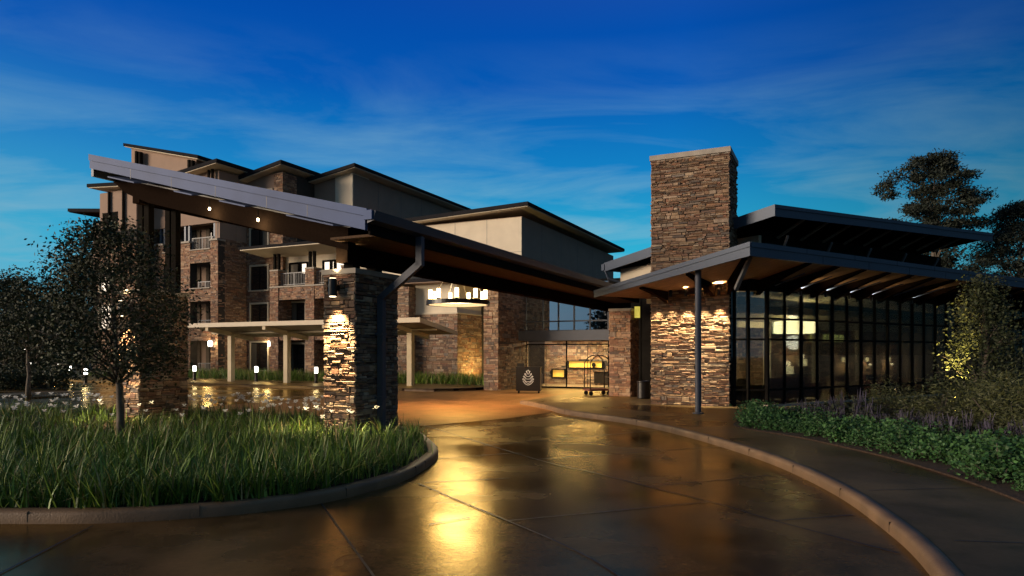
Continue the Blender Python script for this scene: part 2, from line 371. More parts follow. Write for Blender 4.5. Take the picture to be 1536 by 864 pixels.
# ------------------------------------------------------------------ frames: P = the main building grid, L = the lobby grid
PO = Vector((-2.77, 13.2, 0)); PR = R(-25.5)
def PW(x, y, z=0): return (PO.x + x * cos(PR) - y * sin(PR), PO.y + x * sin(PR) + y * cos(PR), z)
def PT(name, label, cat, bx, by, group=None, bz=0): return thing(name, label, cat, PW(bx, by, bz), PR, group, (bx, by, bz))
LO = Vector((6.31, 18.0, 0)); LR = R(33)
def LW(x, y, z=0): return (LO.x + x * cos(LR) - y * sin(LR), LO.y + x * sin(LR) + y * cos(LR), z)
def LT(name, label, cat, bx, by, group=None, bz=0): return thing(name, label, cat, LW(bx, by, bz), LR, group, (bx, by, bz))
def catmull(pts, n=8, closed=False):
    P = [Vector((p[0], p[1])) for p in pts]; out = []; N = len(P)
    rng_ = range(N) if closed else range(N - 1)
    for i in rng_:
        a, b, c, d = (P[(i - 1) % N], P[i], P[(i + 1) % N], P[(i + 2) % N]) if closed else (P[max(i - 1, 0)], P[i], P[i + 1], P[min(i + 2, N - 1)])
        for k in range(n):
            t = k / n
            out.append(.5 * ((2 * b) + (c - a) * t + (2 * a - 5 * b + 4 * c - d) * t * t + (3 * b - a - 3 * c + d) * t ** 3))
    if not closed: out.append(P[-1])
    return out
def ribbon(mb, path, prof, closed=False):   # sweep an (offset, z) profile along a plan path, offset to the left of travel
    n = len(path); m = len(prof); vv = []; ff = []
    for i, p in enumerate(path):
        a = path[(i - 1) % n] if closed or i > 0 else p; b = path[(i + 1) % n] if closed or i < n - 1 else p
        d = (b - a).normalized(); nn = Vector((-d.y, d.x))
        for o, z in prof: q = p + nn * o; vv.append((q.x, q.y, z))
    for i in range(n if closed else n - 1):
        j = (i + 1) % n
        for k in range(m - 1): ff.append((i * m + k, j * m + k, j * m + k + 1, i * m + k + 1))
    return mb.add(vv, ff)
def inside(poly, x, y):
    c = False; j = len(poly) - 1
    for i in range(len(poly)):
        a, b = poly[i], poly[j]
        if (a[1] > y) != (b[1] > y) and x < (b[0] - a[0]) * (y - a[1]) / (b[1] - a[1]) + a[0]: c = not c
        j = i
    return c

# =================================================================== SETTING
g = MB().sheet([(-900, -300, -.03), (900, -300, -.03), (900, 1500, -.03), (-900, 1500, -.03)])
struct(obj('ground', g, 'ground'))
drv = MB().sheet([(-70, -14, 0), (6, -14, 0), (6, 20, 0), (8, 38, 0), (-10, 46, 0), (-70, 78, 0)])
drive = struct(obj('driveway', drv, 'concrete'))
# ---- island bed left
ISL = catmull([(-1.42, 11.2), (-1.36, 12.6), (-1.75, 14.3), (-2.3, 15.9), (-3.7, 17.9), (-6.2, 19.6), (-10, 20.9), (-16, 21.6), (-26, 21.8), (-34, 19), (-36, 14), (-30, 10), (-20, 8.2), (-12, 7.72), (-8, 7.62), (-5.7, 7.6), (-4.5, 7.63), (-3.43, 7.94), (-2.95, 8.21), (-2.31, 8.76), (-1.68, 9.93)], 6, True)
KP = [(0, 0), (.0, .10), (.015, .13), (.045, .145), (.17, .145), (.19, .13), (.19, .05)]
struct(obj('island_kerb', ribbon(MB(), ISL, KP, True), 'kerb', smooth=True))
def inset(path, d):
    n = len(path); out = []
    for i, p in enumerate(path):
        t = (path[(i + 1) % n] - path[i - 1]).normalized(); out.append(p + Vector((-t.y, t.x)) * d)
    return out
ISL_IN = inset(ISL, .18)
struct(obj('island_soil', MB().sheet([(p.x, p.y, .11) for p in ISL_IN]), 'mulch'))
# ---- right kerb, pavement and bed
RC = catmull([(.3, 25.5), (1.05, 23.4), (1.69, 21.1), (3.2, 18.2), (3.98, 15.4), (4.42, 12.1), (4.36, 9.44), (4.02, 7.43), (3.56, 5.8), (2.5, 3.2), (1.2, .6), (0, -4)], 8)
struct(obj('pavement_kerb', ribbon(MB(), RC, [(0, 0), (.0, .09), (.015, .125), (.045, .145), (.15, .145), (.165, .13)]), 'kerb', smooth=True))
pav = [(p.x, p.y) for p in inset(RC, .15)[1:-1]] + [(40, -4), (40, 50), (20, 44), PW(-2.6, 23.6)[:2], (.55, 25.5)]
struct(obj('pavement', MB().prism(pav, 0.02, .14), 'walk'))
BED = catmull([(6.9, 18.6), (5.75, 17.4), (5.36, 16.1), (5.97, 14.2), (6.28, 11.86), (6.3, 10.5), (6.2, 9.24), (5.98, 7.97), (5.5, 6), (4.8, 3)], 5)
BEDP = [(p.x, p.y) for p in BED] + [(40, -3), (40, 30), LW(24, 2.1)[:2], LW(5, 2.1)[:2], (8.6, 21.2)]
struct(obj('shrub_bed', MB().prism(BEDP, .05, .165), 'mulch'))
# ---- far pavement along the guest wing (P grid)
fp = [(-95, 17.9), (-11.6, 17.9), (-10.2, 18.3), (-9.2, 19.2), (-8.7, 20.6), (-8.6, 24), (-13, 27), (-95, 27)]
struct(obj('wing_pavement', MB().prism([PW(*p)[:2] for p in fp], .01, .14), 'walk'))
fk = catmull([PW(*p) for p in reversed([(-95, 17.9), (-60, 17.9), (-30, 17.9), (-11.6, 17.9), (-10.2, 18.3), (-9.2, 19.2), (-8.7, 20.6), (-8.6, 23.6)])], 5)
struct(obj('wing_kerb', ribbon(MB(), fk, [(.21, .145), (.0, .145), (-.03, .12), (-.03, 0)]), 'kerb'))
pv = [(-12, 4.4), (-1.55, 4.4), (-.5, 7.1), (0, 10.7), (.8, 14), (-2.6, 24.4), (-8.55, 24.4), (-8.6, 20.5), (-9.2, 19), (-10.4, 18.1), (-12, 17.85)]
struct(obj('brick_paving', MB().sheet([(*PW(*p)[:2], .005) for p in pv]), 'pavers'))
def kerb_cuts(path, step, o0, o1, ztop, every0=0):
    m = MB(); d0 = every0
    for a, b in zip(path, path[1:]):
        l = (b - a).length
        while d0 < l:
            p = a.lerp(b, d0 / l); d = (b - a).normalized(); n_ = Vector((-d.y, d.x))
            q0, q1 = p + n_ * o0, p + n_ * o1
            m.hexa([(*(q0 - d * .003), .02), (*(q0 + d * .003), .02), (*(q1 + d * .003), .02), (*(q1 - d * .003), .02), (*(q0 - d * .003), ztop - .02), (*(q0 + d * .003), ztop - .02), (*(q1 + d * .003), ztop), (*(q1 - d * .003), ztop)])
            d0 += step
        d0 -= l
    return m
struct(obj('kerb_joint', kerb_cuts(ISL + ISL[:1], 1.83, -.003, .06, .148), 'joint', bpy.data.objects['island_kerb'])); 
struct(obj('kerb_joint', kerb_cuts(RC, 1.83, -.003, .15, .1475, .8), 'joint', bpy.data.objects['pavement_kerb']))
# ---- saw-cut joints
def joint(pts, w=.024, z=.009, n=6):
    p = catmull(pts, n); return ribbon(MB(), p, [(-w / 2, z), (w / 2, z)])
jm = MB()
for pts in ([(-2.6, 18.1), (-2.27, 17.85), (.43, 12.2), (1.27, 10.87), (1.95, 9.68), (2.6, 8.57), (2.97, 7.72), (3.67, 6.46)],
            [(-1.36, 9.93), (-.31, 8.14), (-.05, 7.72), (.74, 6.28), (1.3, 4.5)],
            [(-1.28, 10.0), (-.04, 10.35), (.43, 12.2)][:2], [(-.92, 7.54), (-.49, 7.87), (1.3, 9.2), (1.95, 9.68)][:2] ,
            [(-1.4, 12.24), (-.09, 12.9), (.2, 13.0)], [(1.9, 9.7), (4.0, 10.6)], [(.45, 12.2), (4.3, 13.9)], [(-.6, 14.0), (3.6, 16.8)], [(-1.6, 16.6), (2.0, 20.2)],
            [(2.97, 7.72), (4.0, 8.0)], [(-.05, 7.72), (2.5, 8.7)], [(-4.6, 7.5), (-4.2, 4.2)], [(-2.4, 8.6), (-1.0, 5.4)]):
    q = joint(pts); jm.add(q.v, q.f)
obj('saw_cut_joint', jm, 'joint', drive); bpy.data.objects['saw_cut_joint']['kind'] = 'structure'
jm = MB()
for pts in ([(4.55, 8.75), (6.2, 8.95)], [(4.6, 12.1), (6.25, 12.3)], [(4.1, 15.6), (5.6, 15.9)], [(4.15, 6.4), (5.7, 6.2)], [(3.4, 18.5), (5.8, 19.6)], [(2.0, 21.3), (4.9, 22.9)]):
    q = joint(pts, .014, .146); jm.add(q.v, q.f)
struct(obj('pavement_joint', jm, 'joint'))

# =================================================================== GUEST WING (P grid)
rng = random.Random(11)
W = PT('guest_wing', 'five storey stone and cream hotel wing with stacked balconies and stepped dark roofs', 'building', -33, 27.3)
def pf(y, x0, x1, z0, z1, kind='stone', mb=None):   # a stone face on plane y looking to -y
    return mb.stone((x0, y, z0), (1, 0, 0), (0, -1, 0), x1 - x0, z1 - z0, rng, (.07, .13), (.2, .62), (.01, .055), .03)
def ps(x, y0, y1, z0, z1, mb):                       # a stone face on plane x looking to +x
    return mb.stone((x, y0, z0), (0, 1, 0), (1, 0, 0), y1 - y0, z1 - z0, rng, (.07, .13), (.2, .62), (.01, .055), .03)
def window(parent, y, x0, x1, z0, z1, d=.12, fw=.14, trim='trim', mull=1, sill=True):
    m = MB(); m.box(x0, x0 + fw, y - d, y + .04, z0, z1).box(x1 - fw, x1, y - d, y + .04, z0, z1).box(x0 + fw, x1 - fw, y - d, y + .04, z1 - fw, z1)
    m.box(x0 - .06, x1 + .06, y - d - .05, y + .04, z0 - .1, z0)
    o = obj('window', m, trim, parent)
    p = MB().box(x0 + fw, x1 - fw, y - .02, y + .03, z0, z1 - fw); obj('pane', p, 'windowglass', o)
    if rng.random() < .65:
        w_ = (x1 - x0) * rng.uniform(.2, .42); a_ = x0 + fw if rng.random() < .5 else x1 - fw - w_
        obj('curtain', MB().box(a_, a_ + w_, y - .026, y - .0205, z0 + .05, z1 - fw - .02), 'curtain', o)
    f = MB()
    for k in range(mull + 2):
        cx_ = x0 + fw + (x1 - x0 - 2 * fw) * k / (mull + 1); f.box(cx_ - .03, cx_ + .03, y - .05, y - .021, z0, z1 - fw)
    f.box(x0 + fw, x1 - fw, y - .052, y - .022, z1 - fw - .06, z1 - fw).box(x0 + fw, x1 - fw, y - .052, y - .022, z0, z0 + .06)
    obj('frame', f, 'steel', o)
    return o
def rail(parent, y, x0, x1, z0, m='rail'):
    r = MB().box(x0, x1, y - .03, y + .03, z0 + .98, z0 + 1.04).box(x0, x1, y - .02, y + .02, z0 + .1, z0 + .15)
    n = max(3, int((x1 - x0) / .16))
    for k in range(n + 1):
        x = x0 + (x1 - x0) * k / n; r.box(x - .012, x + .012, y - .012, y + .012, z0 + .15, z0 + .98)
    for x in (x0 + .04, (x0 + x1) / 2, x1 - .04): r.box(x - .03, x + .03, y - .028, y + .028, z0, z0 + .98)
    return obj('balcony_railing', r, m, parent)
def roof(parent, name, pts, th=.28, soff='cream', mm='roof'):
    o = obj(name, MB().slab(pts, th), mm, parent)
    c = Vector((sum(p[0] for p in pts) / len(pts), sum(p[1] for p in pts) / len(pts), 0))
    q = []
    for p in pts:
        v = Vector(p); w = Vector((v.x, v.y, 0)); d = (c - w); d = d.normalized() * .12; q.append((v.x + d.x, v.y + d.y, v.z - th - .004))
    obj('soffit', MB().slab(q, .06), soff, o)
    return o
HD = [2.9, 6.0, 9.05, 12.1, 15.0]; SIL = [.55, 3.95, 7.0, 10.05, 13.1]
# bay A and its neighbour: stone piers and spandrels round deep balconies
core = MB(); st = MB()
PIERS = [(-43.0, -41.5), (-39.7, -38.4), (-36.05, -35.3)]
for x0, x1 in PIERS:
    core.box(x0, x1, 27.34, 28.0, 0, 10.7); pf(27.34, x0, x1, 0, 10.7, mb=st)
for x0, x1 in ((-41.5, -39.7), (-38.4, -36.05)):
    prev = 0
    for k in range(4):
        core.box(x0, x1, 27.36, 28.0, prev, SIL[k]); pf(27.36, x0 + .03, x1 - .03, prev, SIL[k], mb=st); prev = HD[k]
core.box(-35.9, -35.34, 28.0, 30.6, 0, 10.9); ps(-35.34, 27.4, 30.2, 0, 10.9, st)
core.box(-43.0, -41.5, 28.0, 30.6, 0, 10.7)
obj('masonry_core', core, 'mortar', W); obj('stone_wall', st, 'stone_red', W)
c = MB(); c.box(-43, -35.36, 29.2, 30.6, 0, 16.3).box(-35.9, -35.4, 27.6, 29.2, 10.9, 16.2)
c.box(-43, -35.36, 27.5, 28.1, 12.15, 13.1).box(-38.2, -35.36, 27.5, 29.2, 13.1, 16.2).box(-43, -38.2, 27.62, 29.2, 13.1, 16.0)
obj('stucco_wall', c, 'greystucco', W)
c = MB()
for x0, x1 in ((-41.5, -39.7), (-38.4, -36.05)):
    for k in range(5): c.box(x0 - .3, x1 + .3, 29.1, 29.19, SIL[k], HD[min(k, 4)])
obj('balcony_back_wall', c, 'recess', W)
for x0, x1 in ((-41.5, -39.7), (-38.4, -36.05)):
    for k in range(4):
        o = obj('balcony_door', MB().box(x0 + .35, x1 - .1, 29.02, 29.09, SIL[k], SIL[k] + 2.05), 'windowglass', W)
        obj('frame', MB().box(x0 + .27, x0 + .35, 28.98, 29.09, SIL[k], SIL[k] + 2.1).box((x0 + x1) / 2 + .1, (x0 + x1) / 2 + .18, 28.98, 29.09, SIL[k], SIL[k] + 2.05), 'steel', o)
        if k < 4: rail(W, 27.55, x0 + (.0 if k == 3 else .7), x1, SIL[k] - (.0 if k == 3 else .45))
        obj('balcony_sill', MB().box(x0 + .02, x1 - .02, 27.2, 28.05, SIL[k] - .001, SIL[k] + .07), 'capstone', W)
for x in (-42.2, -41.75, -39.3, -38.85, -36.0, -35.6):
    obj('steel_post', MB().box(x - .09, x + .09, 27.6, 27.8, 10.75, 12.15), 'fascia_dark', W)
for x0, x1 in PIERS: obj('pier_cap', MB().box(x0 - .06, x1 + .06, 27.2, 28.06, 10.7, 10.84), 'capstone', W)
window(W, 27.5, -37.6, -36.2, 13.4, 15.0)
# bay B
core = MB().box(-35.3, -31.45, 30.25, 31.2, 0, 13); core.box(-32.1, -31.44, 30.6, 34.4, 8.4, 16.3)
st = MB()
def wallbay(y, x0, x1, ztop, opens, st):
    zs = sorted({0, ztop} | {o[2] for o in opens} | {o[3] for o in opens})
    for a, b in zip(zs, zs[1:]):
        cur = x0
        for o in sorted(o for o in opens if o[2] <= a + 1e-6 and o[3] >= b - 1e-6):
            if o[0] > cur: pf(y, cur, o[0], a, b, mb=st)
            cur = o[1]
        if x1 > cur: pf(y, cur, x1, a, b, mb=st)
OPB = [(-34.95, -32.85, SIL[k], HD[k]) for k in range(4)]
wallbay(30.22, -35.25, -31.45, 13.0, OPB, st)
pf(30.2, -32.3, -31.42, 13.0, 16.2, mb=st); ps(-31.42, 30.25, 31.7, 8.6, 16.2, st)
obj('masonry_core', core, 'mortar', W); obj('stone_wall', st, 'stone_red', W)
for o in OPB: window(W, 30.24, *o)
obj('stucco_wall', MB().box(-35.3, -32.3, 30.3, 31.2, 13, 16.3).box(-32.3, -31.5, 30.3, 31.2, 13, 16.3).box(-31.9, -31.46, 31.7, 34.4, 8.6, 16.3), 'greystucco', W)
window(W, 30.3, -34.3, -32.5, 13.6, 15.1)
# bay C: cream strip and the long plain side
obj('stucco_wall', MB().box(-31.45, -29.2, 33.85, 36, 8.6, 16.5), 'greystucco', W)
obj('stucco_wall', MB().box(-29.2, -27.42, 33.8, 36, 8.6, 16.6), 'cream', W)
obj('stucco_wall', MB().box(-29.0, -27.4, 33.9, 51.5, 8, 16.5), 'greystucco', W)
rv = MB()
for y in (37.2, 40.6, 44, 47.4): rv.box(-27.4, -27.393, y - .012, y + .012, 9, 16.5)
for z in (10.2, 13.2): rv.box(-27.4, -27.393, 34, 51.4, z, z + .025)
obj('stucco_reveal', rv, 'gutter', W)
# stepped roofs; the near corner of each rides up a little
roof(W, 'roof', [(-44.0, 26.5, 15.7), (-34.5, 26.5, 16.75), (-34.5, 31.0, 16.75), (-44.0, 31.0, 15.7)])
roof(W, 'roof', [(-35.6, 29.4, 16.15), (-30.85, 29.4, 16.95), (-30.85, 34.6, 16.95), (-35.6, 34.6, 16.15)])
roof(W, 'roof', [(-32.0, 33.0, 16.35), (-26.6, 33.0, 17.1), (-26.6, 52.3, 17.1), (-32.0, 52.3, 16.35)])
for x0, x1, y in ((-36.1, -35.5, 26.9), ): obj('steel_post', MB().box(-36.3, -36.15, 27.2, 27.35, 15.2, 16.3).box(-35.9, -35.75, 27.2, 27.35, 15.2, 16.3), 'steel', W)
# penthouse shed at the far left
obj('stucco_wall', MB().box(-50.8, -43.2, 31.9, 36, 14, 18.0), 'greystucco', W)
obj('stucco_wall', MB().box(-53.2, -50.6, 31.6, 36, 14, 18.4), 'cream', W)
roof(W, 'roof', [(-52.2, 31.3, 21.6), (-42.3, 31.3, 19.25), (-42.3, 37, 19.25), (-52.2, 37, 21.6)])
for x in (-50.6, -50.1, -43.6, -43.2): obj('steel_post', MB().box(x - .12, x + .12, 31.4, 31.7, 15.5, 19.0 + (-42.3 - x) * .237 - .3), 'steel', W)
obj('stucco_wall', MB().box(-52.2, -43.2, 31.91, 36.0, 18.0, 18.6).slab([(-51.9, 31.92, 21.2), (-43.2, 31.92, 19.15), (-43.2, 36, 19.15), (-51.9, 36, 21.2)], 2.0), 'greystucco', W)
# left end bay
core = MB().box(-47.8, -43.0, 26.05, 29, 0, 12.0); st = MB(); pf(26.03, -47.8, -43.0, 0, 11.0, mb=st); ps(-43.0, 26.05, 27.3, 0, 11.0, st)
obj('masonry_core', core, 'mortar', W); obj('stone_wall', st, 'stone_red', W)
obj('stucco_wall', MB().box(-47.7, -43.1, 26.1, 29, 11.0, 15.3), 'greystucco', W)
obj('recess_shade_panel', MB().box(-47.3, -45.4, 26.06, 26.2, 11.6, 13.6), 'steel', W); obj('steel_post', MB().box(-46.4, -46.25, 25.9, 26.05, 11.4, 15.3).box(-44.6, -44.45, 25.9, 26.05, 11.4, 15.3), 'steel', W); window(W, 26.0, -47.6, -45.6, 7.0, 9.0); window(W, 26.0, -47.6, -45.6, 3.95, 6.0)  # flush dark box stands in for the shade inside an open balcony
roof(W, 'roof', [(-48.2, 25.3, 16.0), (-42.4, 25.3, 15.6), (-42.4, 30, 15.6), (-48.2, 30, 16.0)])
obj('stucco_wall', MB().box(-51.6, -47.6, 28.0, 34, 0, 13.5), 'greystucco', W)
roof(W, 'roof', [(-53.2, 26.8, 14.7), (-47.9, 26.8, 14.2), (-47.9, 33, 14.2), (-53.2, 33, 14.7)], soff='timber')
# three storey porch stack
core = MB(); st = MB()
PX = [(-31.55, -30.75), (-28.0, -27.2), (-24.6, -23.8)]
for x0, x1 in PX:
    core.box(x0, x1, 29.04, 30.4, 0, 6.95); pf(29.02, x0, x1, 0, 6.95, mb=st); ps(x1, 29.06, 30.4, 0, 6.95, st)
    core.box(x0, x1, 29.04, 29.8, 6.95, 8.25); pf(29.02, x0, x1, 6.95, 8.25, mb=st); ps(x1, 29.06, 29.8, 6.95, 8.25, st)
for (a, b) in ((-30.75, -28.0), (-27.2, -24.6)):
    for z0, z1 in ((2.9, 3.9), (6.0, 6.95)):
        core.box(a, b, 29.1, 29.9, z0, z1); pf(29.08, a, b, z0, z1, mb=st)
core.box(-31.45, -22, 30.55, 31.2, 0, 7.0)
OPC = [(-31.2, -29.2, z0, z1) for z0, z1 in ((.3, 2.75), (3.95, 6.0))] + [(-27.4, -25.3, z0, z1) for z0, z1 in ((.3, 2.75), (3.95, 6.0))]
wallbay(30.52, -31.4, -22, 6.95, OPC, st)
obj('masonry_core', core, 'mortar', W); obj('stone_wall', st, 'stone_red', W)
for o in OPC: window(W, 30.5, *o)
obj('stucco_wall', MB().box(-31.4, -20, 30.5, 31.3, 7.0, 9.7), 'cream', W)
window(W, 30.5, -31.0, -29.1, 7.05, 9.05, fw=.08, trim='steel'); window(W, 30.5, -27.6, -25.4, 7.05, 9.05, fw=.08, trim='steel')
obj('balcony_slab', MB().box(-31.6, -23.8, 28.95, 30.5, 6.96, 7.06), 'capstone', W)
rail(W, 29.3, -30.75, -28.0, 7.06); rail(W, 29.3, -27.2, -24.6, 7.06)
for x0, x1 in PX:
    obj('pier_cap', MB().box(x0 - .05, x1 + .05, 28.95, 29.86, 8.25, 8.36), 'capstone', W)
    for d in (.2, .6): obj('steel_post', MB().box(x0 + d - .09, x0 + d + .09, 29.2, 29.4, 8.36, 9.6), 'steel', W)
roof(W, 'porch_roof', [(-33.4, 27.6, 10.05), (-22.8, 27.6, 10.05), (-22.8, 31, 9.75), (-33.4, 31, 9.75)], .2)

# =================================================================== MIDDLE BLOCK
B = PT('stair_block', 'windowless cream and taupe block with dark low roof behind the porte cochere', 'building', -17, 33.8)
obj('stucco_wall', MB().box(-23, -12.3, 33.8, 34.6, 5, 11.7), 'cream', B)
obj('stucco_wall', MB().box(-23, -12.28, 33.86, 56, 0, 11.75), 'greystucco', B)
rv = MB()
for x in (-20.5, -17.8, -15.1): rv.box(x - .01, x + .01, 33.793, 33.80, 5, 11.7)
rv.box(-23, -12.3, 33.793, 33.80, 9.2, 9.22)
for y in (37.5, 41.5, 45.5, 49.5, 53): rv.box(-12.28, -12.273, y - .012, y + .012, 4, 11.75)
rv.box(-12.28, -12.273, 33.9, 56, 8.6, 8.625)
obj('stucco_reveal', rv, 'gutter', B)
roof(B, 'roof', [(-23.6, 32.9, 12.15), (-11.4, 32.9, 12.55), (-11.4, 57, 12.55), (-23.6, 57, 12.15)], .26)

# =================================================================== ENTRANCE BLOCK (stone, cream above, glazed vestibule)
E = PT('entrance_block', 'stone entrance hall with a lit glass vestibule and dark canopy band under the porte cochere', 'building', -8, 26)
core = MB().box(-22, -13.13, 26.03, 33, 0, 4.4); st = MB()
st.stone((-22, 26.02, .1), (1, 0, 0), (0, -1, 0), 8.9, 4.3, rng, (.08, .16), (.2, .7), (.012, .05))
st.stone((-13.12, 26.04, .1), (0, 1, 0), (1, 0, 0), 7, 4.3, rng, (.08, .16), (.2, .7), (.012, .05))
core.box(-17.07, -16.2, 25.3, 26.0, 0, 6.1)
st.stone((-17.07, 25.28, .1), (1, 0, 0), (0, -1, 0), .87, 6.0, rng, (.08, .16), (.2, .6), (.012, .05)); st.stone((-16.2, 25.3, .1), (0, 1, 0), (1, 0, 0), .7, 6.0, rng, (.08, .16), (.2, .6), (.012, .05))
# slab pier left of the doors
core.box(-8.2, -7.42, 20.33, 24.2, 0, 5.6)
st.stone((-8.2, 20.31, 0), (1, 0, 0), (0, -1, 0), .8, 5.6, rng, (.07, .14), (.2, .6), (.012, .05)); st.stone((-7.41, 20.33, 0), (0, 1, 0), (1, 0, 0), 3.6, 5.6, rng, (.07, .14), (.2, .6), (.012, .05))
obj('masonry_core', core, 'mortar', E); obj('stone_wall', st, 'stone', E)
obj('stucco_wall', MB().box(-16.2, -13.15, 26.06, 33, 4.42, 6.3).box(-22, -17.07, 26.06, 33, 4.42, 6.3), 'cream', E)
obj('ledge_trim', MB().box(-16.2, -13.05, 25.95, 33, 4.36, 4.44), 'trim', E)
roof(E, 'roof', [(-22.8, 25.0, 6.55), (-12.2, 25.0, 6.55), (-12.2, 33.5, 6.35), (-22.8, 33.5, 6.35)], .22, 'greystucco')
# stone between the corner and the doors, dark side
c2 = MB().box(-13.1, -8.2, 29.2, 30, 0, 6.0); obj('back_wall', c2, 'mortar', E)
# vestibule room
obj('vestibule_floor', MB().box(-8.2, 5.5, 23.9, 30.5, .005, .03), 'floor', E)
st = MB(); st.stone((-8.2, 28.4, .03), (1, 0, 0), (0, -1, 0), 5.9, 2.75, rng, (.06, .13), (.18, .55), (.01, .045), hole=[(1.55, 3.75, 1.0, 1.4), (.5, 1.35, .40, .86)])
obj('feature_wall', st, 'stone', E)
core = MB().box(-8.2, -2.3, 28.44, 28.9, 0, 3.2); core.box(-8.3, 6, 23.86, 29, 2.78, 2.95); obj('masonry_core', core, 'mortar', E)
st = MB(); st.stone((-2.35, 24.2, .03), (0, 1, 0), (-1, 0, 0), 4.2, 2.75, rng, (.06, .13), (.18, .55), (.01, .045)); obj('feature_wall', st, 'stone', E)
obj('masonry_core', MB().box(-2.3, -2.0, 24.0, 28.6, 0, 2.78), 'mortar', E)
for x0, x1, z0, z1 in ((-6.62, -4.48, 1.05, 1.42), (-7.68, -6.88, .45, .88)):
    n_ = obj('wall_niche', MB().box(x0, x1, 28.41, 28.43, z0, z1), 'niche', E)
    obj('niche_frame', MB().box(x0 - .05, x1 + .05, 28.22, 28.42, z0 - .05, z0).box(x0 - .05, x1 + .05, 28.22, 28.42, z1, z1 + .05).box(x0 - .05, x0, 28.22, 28.42, z0, z1).box(x1, x1 + .05, 28.22, 28.42, z0, z1), 'steel', n_)
# doors
fr = MB(); dg = MB()
for x in (-7.38, -5.0, -2.65): fr.box(x - .02, x + .02, 23.7, 23.8, .02, 2.6)
for x in (-6.2, -3.8): fr.box(x - .008, x + .008, 23.72, 23.76, .02, 2.4)
fr.box(-7.4, -2.6, 23.7, 23.8, 2.35, 2.42).box(-7.4, -2.6, 23.7, 23.8, 2.55, 2.62).box(-7.4, -2.6, 23.7, 23.8, .02, .1)
obj('door_frame', fr, 'steel', E); obj('door_glass', MB().box(-7.38, -2.62, 23.74, 23.75, .1, 2.35), 'doorglass', E)
obj('canopy_band', MB().box(-7.38, -2.3, 22.7, 23.66, 2.58, 3.10), 'gutter', E); obj('canopy_band_end', MB().box(-8.5, -7.42, 22.0, 22.7, 2.55, 3.12), 'steel', E)
fr = MB()
for x in (-7.38, -6.35, -5.45, -4.55, -3.65, -2.65): fr.box(x - .035, x + .035, 23.66, 23.78, 3.10, 5.7)
fr.box(-7.4, -2.6, 23.66, 23.78, 3.60, 3.67).box(-7.4, -2.6, 23.66, 23.78, 3.101, 3.16)
obj('upper_window_frame', fr, 'gutter', E); obj('upper_window', MB().box(-7.4, -2.6, 23.71, 23.73, 3.16, 5.7), 'mirror', E)
obj('back_wall', MB().box(-7.4, 6, 24.4, 24.6, 3.0, 5.9), 'steel', E)
# dark glazing that runs on behind the right pillar to the lobby
fr = MB()
for k in range(8): x = -1.9 + k * .95; fr.box(x - .03, x + .03, 23.68, 23.78, .14, 5.0)
fr.box(-2.6, 5, 23.69, 23.77, 2.55, 2.65)
obj('side_screen_frame', fr, 'steel', E); obj('side_screen', MB().box(-2.6, 5, 23.72, 23.74, .14, 5.0), 'steel', E)
# lights in the vestibule
def plight(kind, parent, loc, e, col, **k): return light(kind, Vector(loc) - OFF[parent.name], e, col, parent, **k)
plight('AREA', E, (-5.2, 26.2, 2.74), 105, WARM, shape='RECTANGLE', size=3.2, size_y=1.2, rot=DOWN)
plight('SPOT', E, (-3.0, 27.0, 2.6), 90, WHITE, spot_size=R(95), spot_blend=.6, shadow_soft_size=.08, rot=(R(14), R(-8), 0))

# right-hand entrance pillar
ep = thing('entrance_pillar', 'square stone pillar between the luggage cart and the tall black bin', 'pillar', (4.81, 27.8, .14), PR)
core = MB().box(-.85, -.0, .0, 1.2, 0, 3.5); st = MB()
st.stone((-.85, -.005, 0), (1, 0, 0), (0, -1, 0), .85, 3.5, rng, (.05, .11), (.16, .45), (.01, .05)); st.stone((.005, 0, 0), (0, 1, 0), (1, 0, 0), 1.2, 3.5, rng, (.05, .11), (.16, .45), (.01, .05)); st.stone((-.855, 0, 0), (0, 1, 0), (-1, 0, 0), 1.2, 3.5, rng, (.05, .11), (.16, .45), (.01, .05))
obj('masonry_core', core, 'mortar', ep); obj('stone_facing', st, 'stone_red', ep); obj('pillar_cap', MB().box(-.9, .05, -.06, 1.26, 3.5, 3.6), 'capstone', ep)

# =================================================================== PORTE COCHERE (P grid)
PC = PT('porte_cochere', 'big shed roofed porte cochere with silver raking fascia and dark girders over the drive', 'canopy', -4.4, 9)
SL = .25; ZE = 4.63; YB = 20.0
def zr(x): return ZE - SL * x          # roof top
obj('roof', MB().slab([(-8.4, .05, zr(-8.4)), (0, .05, zr(0)), (0, YB, zr(0)), (-8.4, YB, zr(-8.4))], .12), 'roof', PC)
seam = MB()
for k in range(50):
    y = .25 + k * .4
    seam.bar((-8.3, y, zr(-8.3) + .02), (.02, y, zr(.02) + .02), .035, .05)
obj('standing_seams', seam, 'roof', PC)
